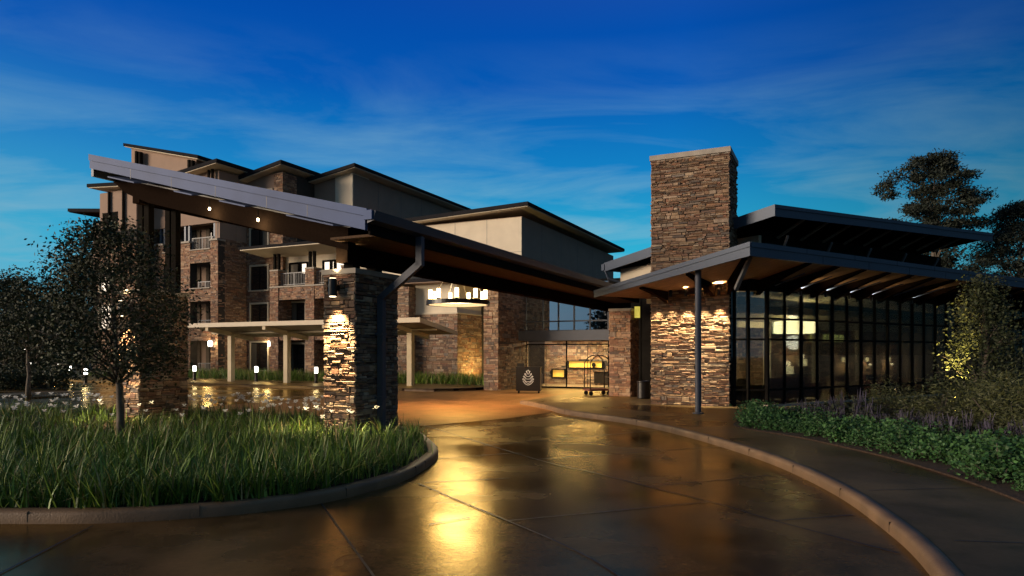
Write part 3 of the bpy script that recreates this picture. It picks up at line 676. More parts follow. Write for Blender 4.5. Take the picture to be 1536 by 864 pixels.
# silver rake: thin top band and a deeper board below that tapers to the tip
def rake(z0, z1, y0, y1, dz0, dz1, x0=-8.42, x1=.0):
    m = MB(); a, b = zr(x0), zr(x1)
    m.hexa([(x0, y0, a + z0 * dz0), (x1, y0, b + z0), (x1, y1, b + z0), (x0, y1, a + z0 * dz0), (x0, y0, a + z1 * dz1), (x1, y0, b + z1), (x1, y1, b + z1), (x0, y1, a + z1 * dz1)])
    return m
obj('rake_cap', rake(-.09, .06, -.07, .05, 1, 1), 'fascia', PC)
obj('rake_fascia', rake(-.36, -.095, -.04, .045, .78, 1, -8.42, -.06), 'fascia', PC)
sj = MB()
for x in (-6.9, -5.5, -4.1, -2.6, -1.5):
    sj.hexa([(x - .008, -.043, zr(x) - .33), (x + .008, -.043, zr(x) - .33), (x + .008, -.04, zr(x) - .33), (x - .008, -.04, zr(x) - .33), (x - .008, -.043, zr(x) - .096), (x + .008, -.043, zr(x) - .096), (x + .008, -.04, zr(x) - .096), (x - .008, -.04, zr(x) - .096)])
obj('fascia_joint', sj, 'gutter', PC)
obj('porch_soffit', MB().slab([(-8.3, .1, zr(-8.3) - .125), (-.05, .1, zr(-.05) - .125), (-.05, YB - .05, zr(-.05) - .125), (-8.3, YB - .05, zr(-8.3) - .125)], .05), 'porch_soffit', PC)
obj('high_fascia', MB().box(-8.5, -8.41, .05, YB, zr(-8.4) - .45, zr(-8.4) + .03), 'fascia_dark', PC)
# low eave: gutter and deep timber boxing
gt = MB().hexa([(0, -.05, ZE - .22), (.16, -.05, ZE - .17), (.16, YB, ZE - .17), (0, YB, ZE - .22), (0, -.05, ZE + .01), (.20, -.05, ZE + .01), (.20, YB, ZE + .01), (0, YB, ZE + .01)])
obj('gutter', gt, 'gutter', PC)
obj('gutter_end', MB().box(-.05, .14, -.10, -.051, ZE - .16, ZE + .02), 'fascia', PC)
obj('eave_fascia', MB().hexa([(-.06, .06, ZE - .42), (-.01, .06, ZE - .42), (-.01, YB, ZE - .42), (-.06, YB, ZE - .42), (-.06, .06, ZE - .13), (-.01, .06, ZE - .13), (-.01, YB, ZE - .13), (-.06, YB, ZE - .13)]), 'steel', PC)
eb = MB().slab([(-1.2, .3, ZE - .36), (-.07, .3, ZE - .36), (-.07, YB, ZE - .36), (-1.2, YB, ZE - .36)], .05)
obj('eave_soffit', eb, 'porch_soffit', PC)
# girders
gd = MB(); prof = [(-8.65, -.07), (-8.0, -.36), (-7.2, -.47), (-1.0, -.50)]
for (x0, d0), (x1, d1) in zip(prof, prof[1:]):
    gd.hexa([(x0, .62, zr(x0) - .34 + d0), (x1, .62, zr(x1) - .34 + d1), (x1, .86, zr(x1) - .34 + d1), (x0, .86, zr(x0) - .34 + d0), (x0, .62, zr(x0) - .34), (x1, .62, zr(x1) - .34), (x1, .86, zr(x1) - .34), (x0, .86, zr(x0) - .34)])
obj('girder', gd, 'timber', PC)
obj('girder', MB().box(-1.55, -1.25, .9, 23.0, 3.85, 4.62), 'timber', PC)
obj('girder', MB().box(-8.15, -7.9, .9, 20.3, 5.75, 6.35), 'timber', PC)
for y in (5.5, 10, 14.5, 19):
    x0, x1 = -7.9, -1.55
    obj('cross_beam', MB().hexa([(x0, y, zr(x0) - .62), (x1, y, zr(x1) - .62), (x1, y + .2, zr(x1) - .62), (x0, y + .2, zr(x0) - .62), (x0, y, zr(x0) - .19), (x1, y, zr(x1) - .19), (x1, y + .2, zr(x1) - .19), (x0, y + .2, zr(x0) - .19)]), 'timber', PC)
# slim rod and tapered outriggers between girder and rake
obj('cable_rod', MB().bar((-8.0, .58, zr(-8.0) - .35), (-.9, .58, zr(-.9) - .35), .03, .03), 'rail', PC)
for x, w in ((-7.2, .75), (-5.15, .45), (-3.55, .6), (-1.25, .95)):
    z = lambda q: zr(q) - .40
    obj('outrigger', MB().slab([(x - w, .10, z(x - w) + .02), (x + w * .3, .10, z(x + w * .3) + .02), (x + w, .60, z(x + w) + .18), (x - w * .2, .60, z(x - w * .2) + .18)], .03), 'fascia', PC)
# downpipe
obj('downpipe', MB().bar((.08, 1.67, 4.40), (.08, 1.67, 3.78), .15, .12, (0, 1, 0)).bar((.08, 1.67, 3.82), (-.93, 1.67, 3.12), .15, .12, (0, 1, 0)).bar((-.93, 1.67, 3.16), (-.93, 1.67, .1), .15, .12, (0, 1, 0)), 'gutter', PC)
for z in (.9, 2.3): obj('pipe_bracket', MB().box(-1.06, -.85, 1.58, 1.76, z, z + .05), 'gutter', PC)
# front right pillar (near: every stone modelled)
def pillar(x0, x1, y0, y1, zt, seed, near):
    r = random.Random(seed); core = MB().box(x0, x1, y0, y1, .05, zt - .11); st = MB()
    k = dict(ch=(.035, .085), ln=(.14, .42), dp=(.005, .05), e=.025, bevel=near)
    st.stone((x0, y0 - .004, .05), (1, 0, 0), (0, -1, 0), x1 - x0, zt - .16, r, **k)
    st.stone((x1 + .004, y0, .05), (0, 1, 0), (1, 0, 0), y1 - y0, zt - .16, r, **k)
    st.stone((x0 - .004, y0, .05), (0, 1, 0), (-1, 0, 0), y1 - y0, zt - .16, r, **k)
    st.stone((x0, y1 + .004, .05), (1, 0, 0), (0, 1, 0), x1 - x0, zt - .16, r, **k)
    o = obj('stone_pillar', st, 'stone', PC); obj('pillar_core', core, 'mortar', o)
    obj('pillar_cap', MB().box(x0 - .06, x1 + .06, y0 - .06, y1 + .06, zt - .11, zt), 'capstone', o)
    return o
pillar(-1.87, -1.07, .93, 2.43, 3.71, 5, True)
pillar(-8.7, -7.95, .95, 2.35, 3.55, 6, True)
for y in (1.15, 1.95):
    obj('steel_post', MB().box(-1.55, -1.3, y, y + .25, 3.71, 4.2), 'steel', PC)
    q = obj('steel_post', MB().box(-8.30, -8.12, y, y + .16, 3.55, 6.05).box(-8.06, -7.88, y, y + .16, 3.55, 6.05), 'steel', PC)
    obj('post_edge', MB().box(-8.12, -8.06, y + .06, y + .10, 3.55, 6.0), 'gutter', q)
# down-lights under the roof
for x, y in ((-4.85, .45), (-3.35, .45)):
    o = PT('spot_lamp', 'small glowing bulb under the raking fascia, ' + ('the one farther from the stone pillar' if x < -4 else 'the one nearer the stone pillar'), 'spotlight', x, y, 'bulbs under the rake', zr(x) - .62)
    obj('bulb', MB().lathe(x, y, [(.01, zr(x) - .66), (.022, zr(x) - .65), (.028, zr(x) - .62), (.02, zr(x) - .59)], 10), 'lamp_warm', o)
    b = obj('stem', MB().tube([(x, y, zr(x) - .60), (x, y, zr(x) - .40)], .012, 6), 'steel', o)
    light('POINT', (0, -.05, -.12), 2, WARM, o, shadow_soft_size=.05)

# =================================================================== LOBBY (L grid)
LB = LT('lobby_pavilion', 'glass walled lobby with two slate edged flying roofs beside the stone chimney', 'building', 8, 5)
def zl(y): return 4.77 - .123 * y
lr = MB().slab([(.06, .06, zl(0)), (26, .06, zl(0) + .05), (26, 9, zl(9) + .05), (7.0, 9, zl(9)), (4.4, 6.3, zl(6.3)), (.06, 6.3, zl(6.3))], .10)
obj('lower_roof', lr, 'roof', LB)
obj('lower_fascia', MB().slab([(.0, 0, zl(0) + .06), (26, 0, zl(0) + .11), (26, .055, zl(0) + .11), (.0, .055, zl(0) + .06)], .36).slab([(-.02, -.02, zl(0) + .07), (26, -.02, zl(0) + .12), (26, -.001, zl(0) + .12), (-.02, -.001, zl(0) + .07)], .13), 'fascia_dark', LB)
rk = MB(); y0, y1 = .0, 6.35
rk.hexa([(-.06, y0, zl(y0) - .30), (-.001, y0, zl(y0) - .30), (-.001, y1, zl(y1) - .18), (-.06, y1, zl(y1) - .18), (-.06, y0, zl(y0) + .06), (-.001, y0, zl(y0) + .06), (-.001, y1, zl(y1) + .05), (-.06, y1, zl(y1) + .05)])
rk.hexa([(-.085, y0 - .02, zl(y0) - .06), (-.061, y0 - .02, zl(y0) - .06), (-.061, y1, zl(y1) - .05), (-.085, y1, zl(y1) - .05), (-.085, y0 - .02, zl(y0) + .07), (-.061, y0 - .02, zl(y0) + .07), (-.061, y1, zl(y1) + .06), (-.085, y1, zl(y1) + .06)])
obj('lower_rake', rk, 'fascia_dark', LB)
obj('lower_soffit', MB().slab([(.07, .07, zl(0) - .115), (25.9, .07, zl(0) - .07), (25.9, 2.6, zl(2.6) - .07), (3.3, 2.6, zl(2.6) - .115), (3.0, 6.2, zl(6.2) - .115), (.07, 6.2, zl(6.2) - .115)], .04), 'soffit', LB)
def rib(mb, p, q, h0, h1, w=.14):   # beam from wall p to tip q under the soffit, with an arched lower edge
    p, q = Vector(p), Vector(q); n = 8; d = (q - p); s = Vector((-d.y, d.x, 0)).normalized() * w / 2
    pts = []
    for i in range(n + 1):
        t = i / n; c = p + d * t; h = h0 + (h1 - h0) * (t ** .6); pts.append((c, h))
    for (a, ha), (b, hb) in zip(pts, pts[1:]):
        A, Bz = Vector((0, 0, ha)), Vector((0, 0, hb))
        mb.hexa([a - s - A, b - s - Bz, b + s - Bz, a + s - A, a - s, b - s, b + s, a + s])
for k in range(15):
    x = 3.6 + k * 1.45
    m = MB(); rib(m, (x + .3, 2.75, zl(2.75) - .157), (x - .5, .35, zl(.35) - .157), .46, .05); obj('soffit_rib', m, 'timber', LB)
for p, q in (((3.0, 3.2, zl(3.2) - .157), (.5, .6, zl(.6) - .157)), ((2.7, 3.6, zl(3.6) - .157), (.45, 2.6, zl(2.6) - .157)), ((2.0, 5.0, zl(5) - .157), (.45, 4.6, zl(4.6) - .157))):
    m = MB(); rib(m, p, q, .40, .06); obj('soffit_rib', m, 'timber', LB)
for k in range(7):
    x = 4.3 + k * 1.45
    obj('light_blade', MB().bar((x, 2.4, zl(2.4) - .36), (x - .35, 1.1, zl(1.1) - .27), .06, .02), 'fascia', LB)
obj('corner_strut', MB().bar((.55, .45, zl(.45) - .16), (1.0, 1.3, 3.75), .10, .10), 'rail', LB)
cp = MB(); cx0, cy0 = .3, 2.08
cp.lathe(cx0, cy0, [(.16, .142), (.16, .17), (.09, .19), (.09, zl(cy0) - .20), (.15, zl(cy0) - .16)], 20)
obj('column', cp, 'gutter', LB, smooth=False)
for i, x in enumerate((5.7, 7.15, 8.6, 10.05, 12.95)):
    t = LT('soffit_uplight', 'small uplight tube under the lobby roof, ' + ('the one nearest the corner strut', 'second from the corner strut', 'third from the corner strut', 'fourth from the corner strut', 'farthest from the corner strut')[i], 'spotlight', x, 2.42, 'uplights under the lobby roof', 3.93)
    obj('lamp_tube', MB().lathe(x, 2.42, [(.035, 3.86), (.045, 3.88), (.045, 4.0)], 12), 'black', t); obj('arm', MB().bar((x, 2.42, 3.92), (x, 2.56, 3.99), .02, .02), 'black', t)
    light('SPOT', (0, 0, .09), 7, WARM, t, spot_size=R(150), spot_blend=.9, shadow_soft_size=.05, rot=(pi + R(25), 0, 0))
# glazing
hd = MB().box(4.15, 24.6, 2.55, 2.85, 3.98, 4.34); hd.hexa([(2.9, 3.55, 3.98), (4.2, 2.55, 3.98), (4.3, 2.8, 3.98), (3.0, 3.8, 3.98), (2.9, 3.55, 4.34), (4.2, 2.55, 4.34), (4.3, 2.8, 4.34), (3.0, 3.8, 4.34)])
obj('glazing_header', hd, 'steel', LB)
for k in range(23):
    x = 4.24 + k * .92
    obj('mullion', MB().box(x - (.04 if k % 2 == 0 else .022), x + (.04 if k % 2 == 0 else .022), 2.60, 2.69, .15, 3.98), 'steel', LB)
for z in (3.02, 2.33, .66): obj('transom', MB().box(4.3, 24.5, 2.605, 2.685, z, z + .06), 'steel', LB)
obj('glass_wall', MB().box(4.3, 24.5, 2.64, 2.66, .15, 3.98), 'clear', LB)
obj('glass_sill', MB().box(4.1, 24.6, 2.5, 2.9, .10, .2), 'capstone', LB)
gm = MB()
for t in (0.0, .12, .5, 1.0):
    a = Vector((3.28, 3.40, 0)).lerp(Vector((4.24, 2.68, 0)), t); gm.box(a.x - .05, a.x + .05, a.y - .05, a.y + .05, .15, 3.98)
for z in (.2, .66, 2.33, 3.02): gm.bar((3.28, 3.40, z + .03), (4.24, 2.68, z + .03), .08, .06)
obj('corner_frame', gm, 'steel', LB); obj('corner_glass', MB().bar((3.28, 3.40, 2.08), (4.24, 2.68, 2.08), .02, 3.7), 'clear', LB)
# clerestory and upper roof
def zu(y): return 6.62 - .115 * (y - 2.17)
obj('clerestory_wall', MB().box(5.6, 18.5, 3.9, 4.05, 4.2, 6.3), 'steel', LB)
cg = MB()
for k in range(12): cg.box(5.75 + k * 1.05, 6.72 + k * 1.05, 3.87, 3.899, 4.75, 5.85)
obj('clerestory_glass', cg, 'windowglass', LB)
obj('clerestory_side', MB().box(5.45, 5.6, 3.9, 9.5, 4.0, 6.1), 'cream', LB)
ur = [(4.0, 2.17, zu(2.17)), (19.4, 2.17, zu(2.17) + .55), (19.4, 10.5, zu(10.5) + .55), (4.0, 10.5, zu(10.5))]
obj('upper_roof', MB().slab([(4.06, 2.23, zu(2.23)), (19.4, 2.23, zu(2.23) + .55), (19.4, 10.5, zu(10.5) + .55), (4.06, 10.5, zu(10.5))], .10), 'roof', LB)
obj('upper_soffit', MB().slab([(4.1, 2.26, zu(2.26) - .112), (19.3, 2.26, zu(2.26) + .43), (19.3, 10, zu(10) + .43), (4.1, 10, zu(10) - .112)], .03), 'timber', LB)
obj('upper_fascia', MB().slab([(4.0, 2.17, zu(2.17) + .06), (19.4, 2.17, zu(2.17) + .61), (19.4, 2.225, zu(2.17) + .61), (4.0, 2.225, zu(2.17) + .06)], .36).slab([(3.98, 2.14, zu(2.17) + .075), (19.4, 2.14, zu(2.17) + .625), (19.4, 2.168, zu(2.17) + .625), (3.98, 2.168, zu(2.17) + .075)], .12), 'fascia_dark', LB)
y0, y1 = 2.14, 10.5
obj('upper_rake', MB().hexa([(3.94, y0, zu(y0) - .30), (3.998, y0, zu(y0) - .30), (3.998, y1, zu(y1) - .30), (3.94, y1, zu(y1) - .30), (3.94, y0, zu(y0) + .07), (3.998, y0, zu(y0) + .07), (3.998, y1, zu(y1) + .07), (3.94, y1, zu(y1) + .07)]), 'fascia_dark', LB)
obj('upper_gutter', MB().box(3.9, 8, 10.45, 10.62, zu(10.5) - .25, zu(10.5) + .02).tube([(3.98, 10.5, zu(10.5) - .2), (4.1, 10.4, zu(10.5) - .6), (4.5, 10.1, zu(10.5) - .75)], .05, 8), 'fascia_dark', LB)
obj('upper_side_wall', MB().box(4.6, 5.6, 7.5, 10.2, 4.35, 5.5), 'cream', LB)
for k in range(9):
    x = 6.2 + k * 1.4; zt = zu(2.5) + .55 * (x - 4) / 15.4 - .16
    obj('upper_outrigger', MB().bar((x + .25, 3.85, zt - .42), (x - .15, 2.5, zt), .09, .06), 'trim', LB)
for k in range(5):
    x = 5.7 + k * 2.6
    obj('upper_brace', MB().bar((x, 2.9, 5.95), (x + .55, 3.85, 4.75), .07, .07), 'rail', LB)
fj = MB()
for k in range(1, 11):
    x = k * 2.4; fj.box(x - .006, x + .006, -.0235, -.0205, zl(0) - .06, zl(0) + .085).box(x + .8 - .006, x + .8 + .006, -.0035, -.0005, zl(0) - .295, zl(0) - .07)
obj('fascia_joint', fj, 'steel', LB)
# interior shell
ir = random.Random(3)
obj('lobby_floor', MB().sheet([(3.4, 3.6, .155), (4.2, 2.7, .155), (24.5, 2.7, .155), (24.5, 11, .155), (7.7, 11, .155), (3.9, 6.4, .155)]), 'floor', LB)
st = MB(); st.stone((7.6, 9.0, .15), (1, 0, 0), (0, -1, 0), 16.9, 3.6, ir, (.07, .16), (.2, .7), (.01, .05))
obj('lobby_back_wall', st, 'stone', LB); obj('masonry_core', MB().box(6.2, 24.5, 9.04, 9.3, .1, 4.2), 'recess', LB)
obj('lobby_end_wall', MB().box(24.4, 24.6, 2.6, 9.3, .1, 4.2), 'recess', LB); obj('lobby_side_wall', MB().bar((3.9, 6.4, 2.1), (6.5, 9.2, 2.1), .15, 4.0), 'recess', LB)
obj('lobby_ceiling', MB().slab([(4.3, 2.9, 4.28), (24.4, 2.9, 4.28), (24.4, 9.0, 3.78), (6.4, 9.0, 3.78), (4.4, 6.6, 3.95)], .05), 'plaster', LB)
for y in (4.4, 5.8, 7.4): obj('ceiling_beam', MB().box(4.8 + (y - 6.4) * .9 * (y > 6.4), 24.3, y, y + .2, zl(y) - .85, zl(y) - .58), 'plaster', LB)
for x in (7.2, 10.8, 14.4, 18.0): obj('interior_column', MB().box(x - .12, x + .12, 7.38, 7.62, .15, 3.7), 'plaster', LB)
for x, w in ((16.0, .5), (17.2, .35), (17.9, 1.0)):
    o = obj('lit_panes', MB().box(x, x + w, 8.82, 8.86, 2.5, 2.86), 'window_lit', LB)
    obj('pane_bars', MB().box(x - .03, x + w + .03, 8.78, 8.819, 2.665, 2.695).box(x + w / 2 - .015, x + w / 2 + .015, 8.78, 8.818, 2.5, 2.86), 'steel', o)
# lobby fittings: things of their own
dx, dy = 10.0, 5.6
dl = LT('drum_pendant', 'large glowing cream drum lamp hanging inside the lobby glass', 'pendant lamp', dx, dy, bz=2.75)
obj('drum_shade', MB().lathe(dx, dy, [(.75, 2.72), (.80, 2.76), (.80, 3.18), (.75, 3.22)], 36), 'lamp_drum', dl)
obj('suspension', MB().tube([(dx - .4, dy, 3.2), (dx - .1, dy, 4.0)], .012, 6).tube([(dx + .4, dy, 3.2), (dx + .1, dy, 4.0)], .012, 6), 'steel', dl)
plight('POINT', dl, (dx, dy, 2.35), 32, WHITE, shadow_soft_size=.3)
plight('POINT', dl, (dx, dy, 3.5), 14, WHITE, shadow_soft_size=.2)
def table_lamp(x, y, z, label, s=1):
    t = LT('table_lamp', label, 'table lamp', x, y, 'lamps in the lobby', z)
    obj('lamp_base', MB().lathe(x, y, [(.11 * s, z), (.11 * s, z + .03), (.05 * s, z + .06), (.07 * s, z + .25 * s), (.03 * s, z + .40 * s)], 14), 'brass', t)
    obj('lamp_shade', MB().lathe(x, y, [(.20 * s, z + .40 * s), (.19 * s, z + .72 * s)], 20), 'lamp_shade', t)
    plight('POINT', t, (x, y, z + .85 * s), 16, WARM, shadow_soft_size=.1)
def table(x, y, w, d, h, label, m='black'):
    t = LT('console_table', label, 'table', x, y, 'tables in the lobby', .155)
    obj('table_top', MB().box(x - w / 2, x + w / 2, y - d / 2, y + d / 2, h - .05, h), m, t)
    for sx in (-1, 1):
        for sy in (-1, 1): obj('leg', MB().box(x + sx * (w / 2 - .06) - .03, x + sx * (w / 2 - .06) + .03, y + sy * (d / 2 - .06) - .03, y + sy * (d / 2 - .06) + .03, .155, h - .05), m, t)
    return t
def sofa(x, y, w, label, m='fabric', rot=0):
    t = LT('sofa', label, 'sofa', x, y, 'seats in the lobby', .155)
    obj('seat', MB().box(x - w / 2 + .16, x + w / 2 - .16, y - .38, y + .2, .28, .58), m, t)
    obj('backrest', MB().hexa([(x - w / 2, y + .2, .28), (x + w / 2, y + .2, .28), (x + w / 2, y + .42, .28), (x - w / 2, y + .42, .28), (x - w / 2, y + .28, 1.0), (x + w / 2, y + .28, 1.0), (x + w / 2, y + .46, 1.0), (x - w / 2, y + .46, 1.0)]), m, t)
    for s in (-1, 1):
        xx = x + s * (w / 2 - .08); obj('armrest', MB().box(xx - .08, xx + .08, y - .42, y + .2, .25, .78), m, t)
        for yy in (y - .34, y + .34): obj('leg', MB().box(xx - .03, xx + .03, yy - .03, yy + .03, .155, .25), 'black', t)
table(8.06, 4.5, 1.5, .5, .75, 'dark console table carrying the lit cream table lamp'); table_lamp(8.06, 4.5, .75, 'lit cream lamp on the console table under the drum pendant', .9)
table(14.6, 8.3, 1.2, .45, .9, 'narrow dark table by the back wall under the small lit lamp'); table_lamp(14.6, 8.3, .9, 'small lit lamp on the narrow table by the stone back wall')
sofa(5.0, 4.2, 1.2, 'tan two seat sofa just behind the corner glass'); sofa(7.6, 3.9, 2.0, 'long red brown sofa behind the middle of the lobby glass', 'fabric2'); sofa(10.8, 3.9, .95, 'single tan armchair farther along the lobby glass')
sofa(13.4, 4.0, .95, 'single red brown armchair near the right end of the lobby glass', 'fabric2')
for x, lab in ((18.9, 'wall sconce on the lobby back wall nearest the lit panes'), (21.1, 'wall sconce in the middle of the lobby back wall'), (23.3, 'wall sconce at the right of the lobby back wall')):
    t = LT('wall_sconce', lab, 'wall lamp', x, 8.9, 'sconces on the lobby back wall', 1.75)
    obj('back_plate', MB().box(x - .06, x + .06, 8.90, 8.94, 1.45, 1.7), 'brass', t); obj('shade', MB().lathe(x, 8.82, [(.08, 1.45), (.08, 1.68)], 12), 'lamp_shade', t)
    plight('POINT', t, (x, 8.62, 1.3), 8, WARM, shadow_soft_size=.06)

# =================================================================== STONE CHIMNEY
CH = thing('chimney_tower', 'tall square stone chimney rising through the lobby roof', 'chimney', (4.84, 23.6, .14), PR)
core = MB().box(0, 2.55, 0, 1.85, 0, 8.4); st = MB(); cr_ = random.Random(21)
k = dict(ch=(.026, .075), ln=(.10, .46), dp=(.003, .055), e=.025, bevel=True)
st.stone((0, -.004, 0), (1, 0, 0), (0, -1, 0), 2.55, 8.4, cr_, **k); st.stone((2.554, 0, 0), (0, 1, 0), (1, 0, 0), 1.85, 8.4, cr_, **k); st.stone((-.004, 0, 0), (0, 1, 0), (-1, 0, 0), 1.85, 8.4, cr_, **k)
obj('masonry_core', core, 'mortar', CH); obj('stone_facing', st, 'stone', CH)
obj('chimney_cap', MB().box(-.07, 2.62, -.07, 1.92, 8.4, 8.57).box(-.02, 2.57, -.02, 1.87, 8.36, 8.399), 'capstone', CH)
LBL = ['leftmost', 'second from the left', 'middle', 'fourth from the left', 'rightmost']
for i, x in enumerate((.22, .72, 1.22, 1.78, 2.28)):
    zz_ = 3.96
    wpos = Vector((4.84 + x * cos(PR) + .34 * sin(PR), 23.6 + x * sin(PR) - .34 * cos(PR), zz_))
    t = thing('spot_lamp', 'black tube spotlight on the stone chimney wall, ' + LBL[i] + ' of five', 'spotlight', wpos, PR, 'spotlights on the chimney wall')
    obj('lamp_tube', MB().lathe(0, 0, [(.05, -.16), (.055, -.15), (.055, .05), (.03, .07)], 14), 'black', t)
    obj('arm', MB().bar((0, 0, .0), (0, .33, .02), .025, .025), 'black', t)
    light('SPOT', (0, -.06, -.17), (62, 50, 105, 75, 115)[i], WARM, t, spot_size=R(50), spot_blend=.6, shadow_soft_size=.03, rot=(R(15), 0, 0))
    light('SPOT', (0, -.05, .09), 40, WARM, t, spot_size=R(120), spot_blend=.8, shadow_soft_size=.03, rot=UP)

# =================================================================== low wing at the far right
RW = LT('low_right_wing', 'dark low stone building with a pale eave behind the right hand tree', 'building', 30, 5)
core = MB().box(25, 40, 4, 12, 0, 4.6); st = MB(); st.stone((25, 3.98, 0), (1, 0, 0), (0, -1, 0), 15, 4.5, rng, (.12, .2), (.3, .9), (.015, .06))
obj('masonry_core', core, 'mortar', RW); obj('stone_wall', st, 'stone', RW)
obj('eave', MB().box(24.7, 40, 1.6, 4, 3.1, 3.35), 'fascia_dark', RW); obj('roof', MB().slab([(24.7, 1.4, 3.42), (40, 1.4, 3.42), (40, 4, 4.2), (24.7, 4, 4.2)], .06), 'roof', RW)
window(RW, 3.95, 26.5, 29.0, .9, 2.8, trim='steel'); window(RW, 3.95, 31, 33.5, .9, 2.8, trim='steel')

# =================================================================== WALKWAY CANOPY
WC = PT('walkway_canopy', 'long thin cream walkway canopy on square posts in front of the wing', 'canopy', -19, 20.3)
obj('canopy_roof', MB().slab([(-27.8, 18.45, 3.66), (-10.93, 18.45, 3.66), (-10.93, 22.2, 3.08), (-27.8, 22.2, 3.08)], .09), 'roof', WC)
obj('canopy_soffit', MB().slab([(-27.75, 18.5, 3.555), (-10.98, 18.5, 3.555), (-10.98, 22.15, 2.985), (-27.75, 22.15, 2.985)], .03), 'post', WC)
obj('front_fascia', MB().box(-27.9, -10.85, 18.38, 18.445, 3.47, 3.72), 'trim', WC)
obj('side_fascia', MB().hexa([(-10.92, 18.45, 3.46), (-10.86, 18.45, 3.46), (-10.86, 22.2, 2.9), (-10.92, 22.2, 2.9), (-10.92, 18.45, 3.70), (-10.86, 18.45, 3.70), (-10.86, 22.2, 3.12), (-10.92, 22.2, 3.12)]), 'trim', WC)
for x in (-12.7, -17.1, -21.5, -26.1):
    obj('post', MB().box(x - .15, x + .15, 20.15, 20.45, .14, 3.1), 'post', WC)
    obj('rafter', MB().hexa([(x - .12, 18.46, 3.26), (x + .12, 18.46, 3.26), (x + .12, 22, 2.70), (x - .12, 22, 2.70), (x - .12, 18.46, 3.50), (x + .12, 18.46, 3.50), (x + .12, 22, 2.95), (x - .12, 22, 2.95)]), 'post', WC)
obj('purlin', MB().box(-27.7, -11, 20.2, 20.4, 3.12, 3.22), 'post', WC)

# =================================================================== CHANDELIER
cxx, cyy, cz = -3.9, 10.2, 3.60
CD = PT('chandelier', 'round dark ring chandelier with bright candle tubes hanging under the canopy', 'chandelier', cxx, cyy, bz=cz)
obj('ring', MB().lathe(cxx, cyy, [(1.04, cz), (1.12, cz), (1.12, cz + .15), (1.04, cz + .15), (1.04, cz)], 48, False), 'black', CD)
obj('diffuser', MB().lathe(cxx, cyy, [(1.035, cz + .012), (1.035, cz + .02)], 48), 'lamp_dim', CD)
for i in range(9):
    a = 2 * pi * i / 9 + .3; x, y = cxx + .98 * cos(a), cyy + .98 * sin(a)
    o = obj('candle', MB().lathe(x, y, [(.066, cz + .20), (.066, cz + .52)], 14), 'lamp_candle', CD)
    obj('cup', MB().lathe(x, y, [(.06, cz + .15), (.10, cz + .195)], 14), 'black', o)
for i in range(4):
    a = 2 * pi * i / 4 + .2; obj('cable', MB().tube([(cxx + 1.05 * cos(a), cyy + 1.05 * sin(a), cz + .2), (cxx + .05 * cos(a), cyy + .05 * sin(a), cz + 1.55)], .012, 5), 'black', CD)
obj('stem', MB().tube([(cxx, cyy, cz + 1.5), (cxx, cyy, zr(cxx) - .2)], .03, 8).lathe(cxx, cyy, [(.10, cz + 1.45), (.06, cz + 1.6)], 12), 'black', CD)
plight('POINT', CD, (cxx, cyy, cz + .45), 190, WARM, shadow_soft_size=.95)
plight('SPOT', CD, (cxx, cyy, cz - .02), 420, (1, .62, .25), spot_size=R(125), spot_blend=.7, shadow_soft_size=.5, rot=DOWN)
# row of recessed cans in the roof near the doors: they light the paving
for i, (x, y) in enumerate(((-5.6, 14.6), (-2.8, 15.4), (-4.4, 18.2))):
    t = PT('down_lamp', 'recessed round can light in the porch soffit, ' + ('on its left side', 'on its right side', 'closest to the doors')[i], 'ceiling lamp', x, y, 'can lights in the porch soffit', zr(x) - .2)
    obj('trim_ring', MB().lathe(x, y, [(.11, zr(x) - .24), (.11, zr(x) - .17)], 16), 'black', t)
    plight('SPOT', t, (x, y, zr(x) - .26), 130, (1, .62, .25), spot_size=R(85), spot_blend=.5, shadow_soft_size=.06, rot=DOWN)

# =================================================================== PILLAR SCONCES
def sconce(x, y, z, label, e):
    t = PT('wall_sconce', label, 'wall lamp', x, y, 'cylinder sconces on the porch pillars', z)
    obj('cylinder', MB().lathe(x, y - .17, [(.085, z - .19), (.09, z - .18), (.09, z + .18), (.085, z + .19)], 20), 'black', t)
    obj('back_plate', MB().box(x - .06, x + .06, y - .10, y - .02, z - .06, z + .06), 'black', t)
    obj('lens', MB().lathe(x, y - .17, [(.07, z - .196), (.07, z - .191)], 16).lathe(x, y - .17, [(.07, z + .191), (.07, z + .196)], 16), 'lamp_warm', t)
    plight('SPOT', t, (x, y - .26, z - .22), e * 1.7, WARM, spot_size=R(76), spot_blend=.9, shadow_soft_size=.05, rot=(R(6), 0, 0))
    plight('SPOT', t, (x, y - .17, z + .22), e * .16, WARM, spot_size=R(85), spot_blend=.8, shadow_soft_size=.04, rot=(pi - R(6), 0, 0))
sconce(-1.50, .90, 3.30, 'black cylinder lamp lighting the stone pillar beside the downpipe', 150)
sconce(-8.35, .92, 3.05, 'black cylinder lamp on the far stone pillar behind the small tree', 110)
# amber lamp beside the right entrance pillar
am = thing('amber_lantern', 'small square amber lit lantern at the top of the entrance pillar', 'lantern', (5.05, 28.05, 3.35), PR)
obj('lantern_frame', MB().box(-.03, .23, -.09, .09, .47, .50).box(-.03, .23, -.09, .09, -.02, .0), 'steel', am); obj('lantern_glass', MB().box(0, .2, -.06, .06, 0, .47), 'amber', am)

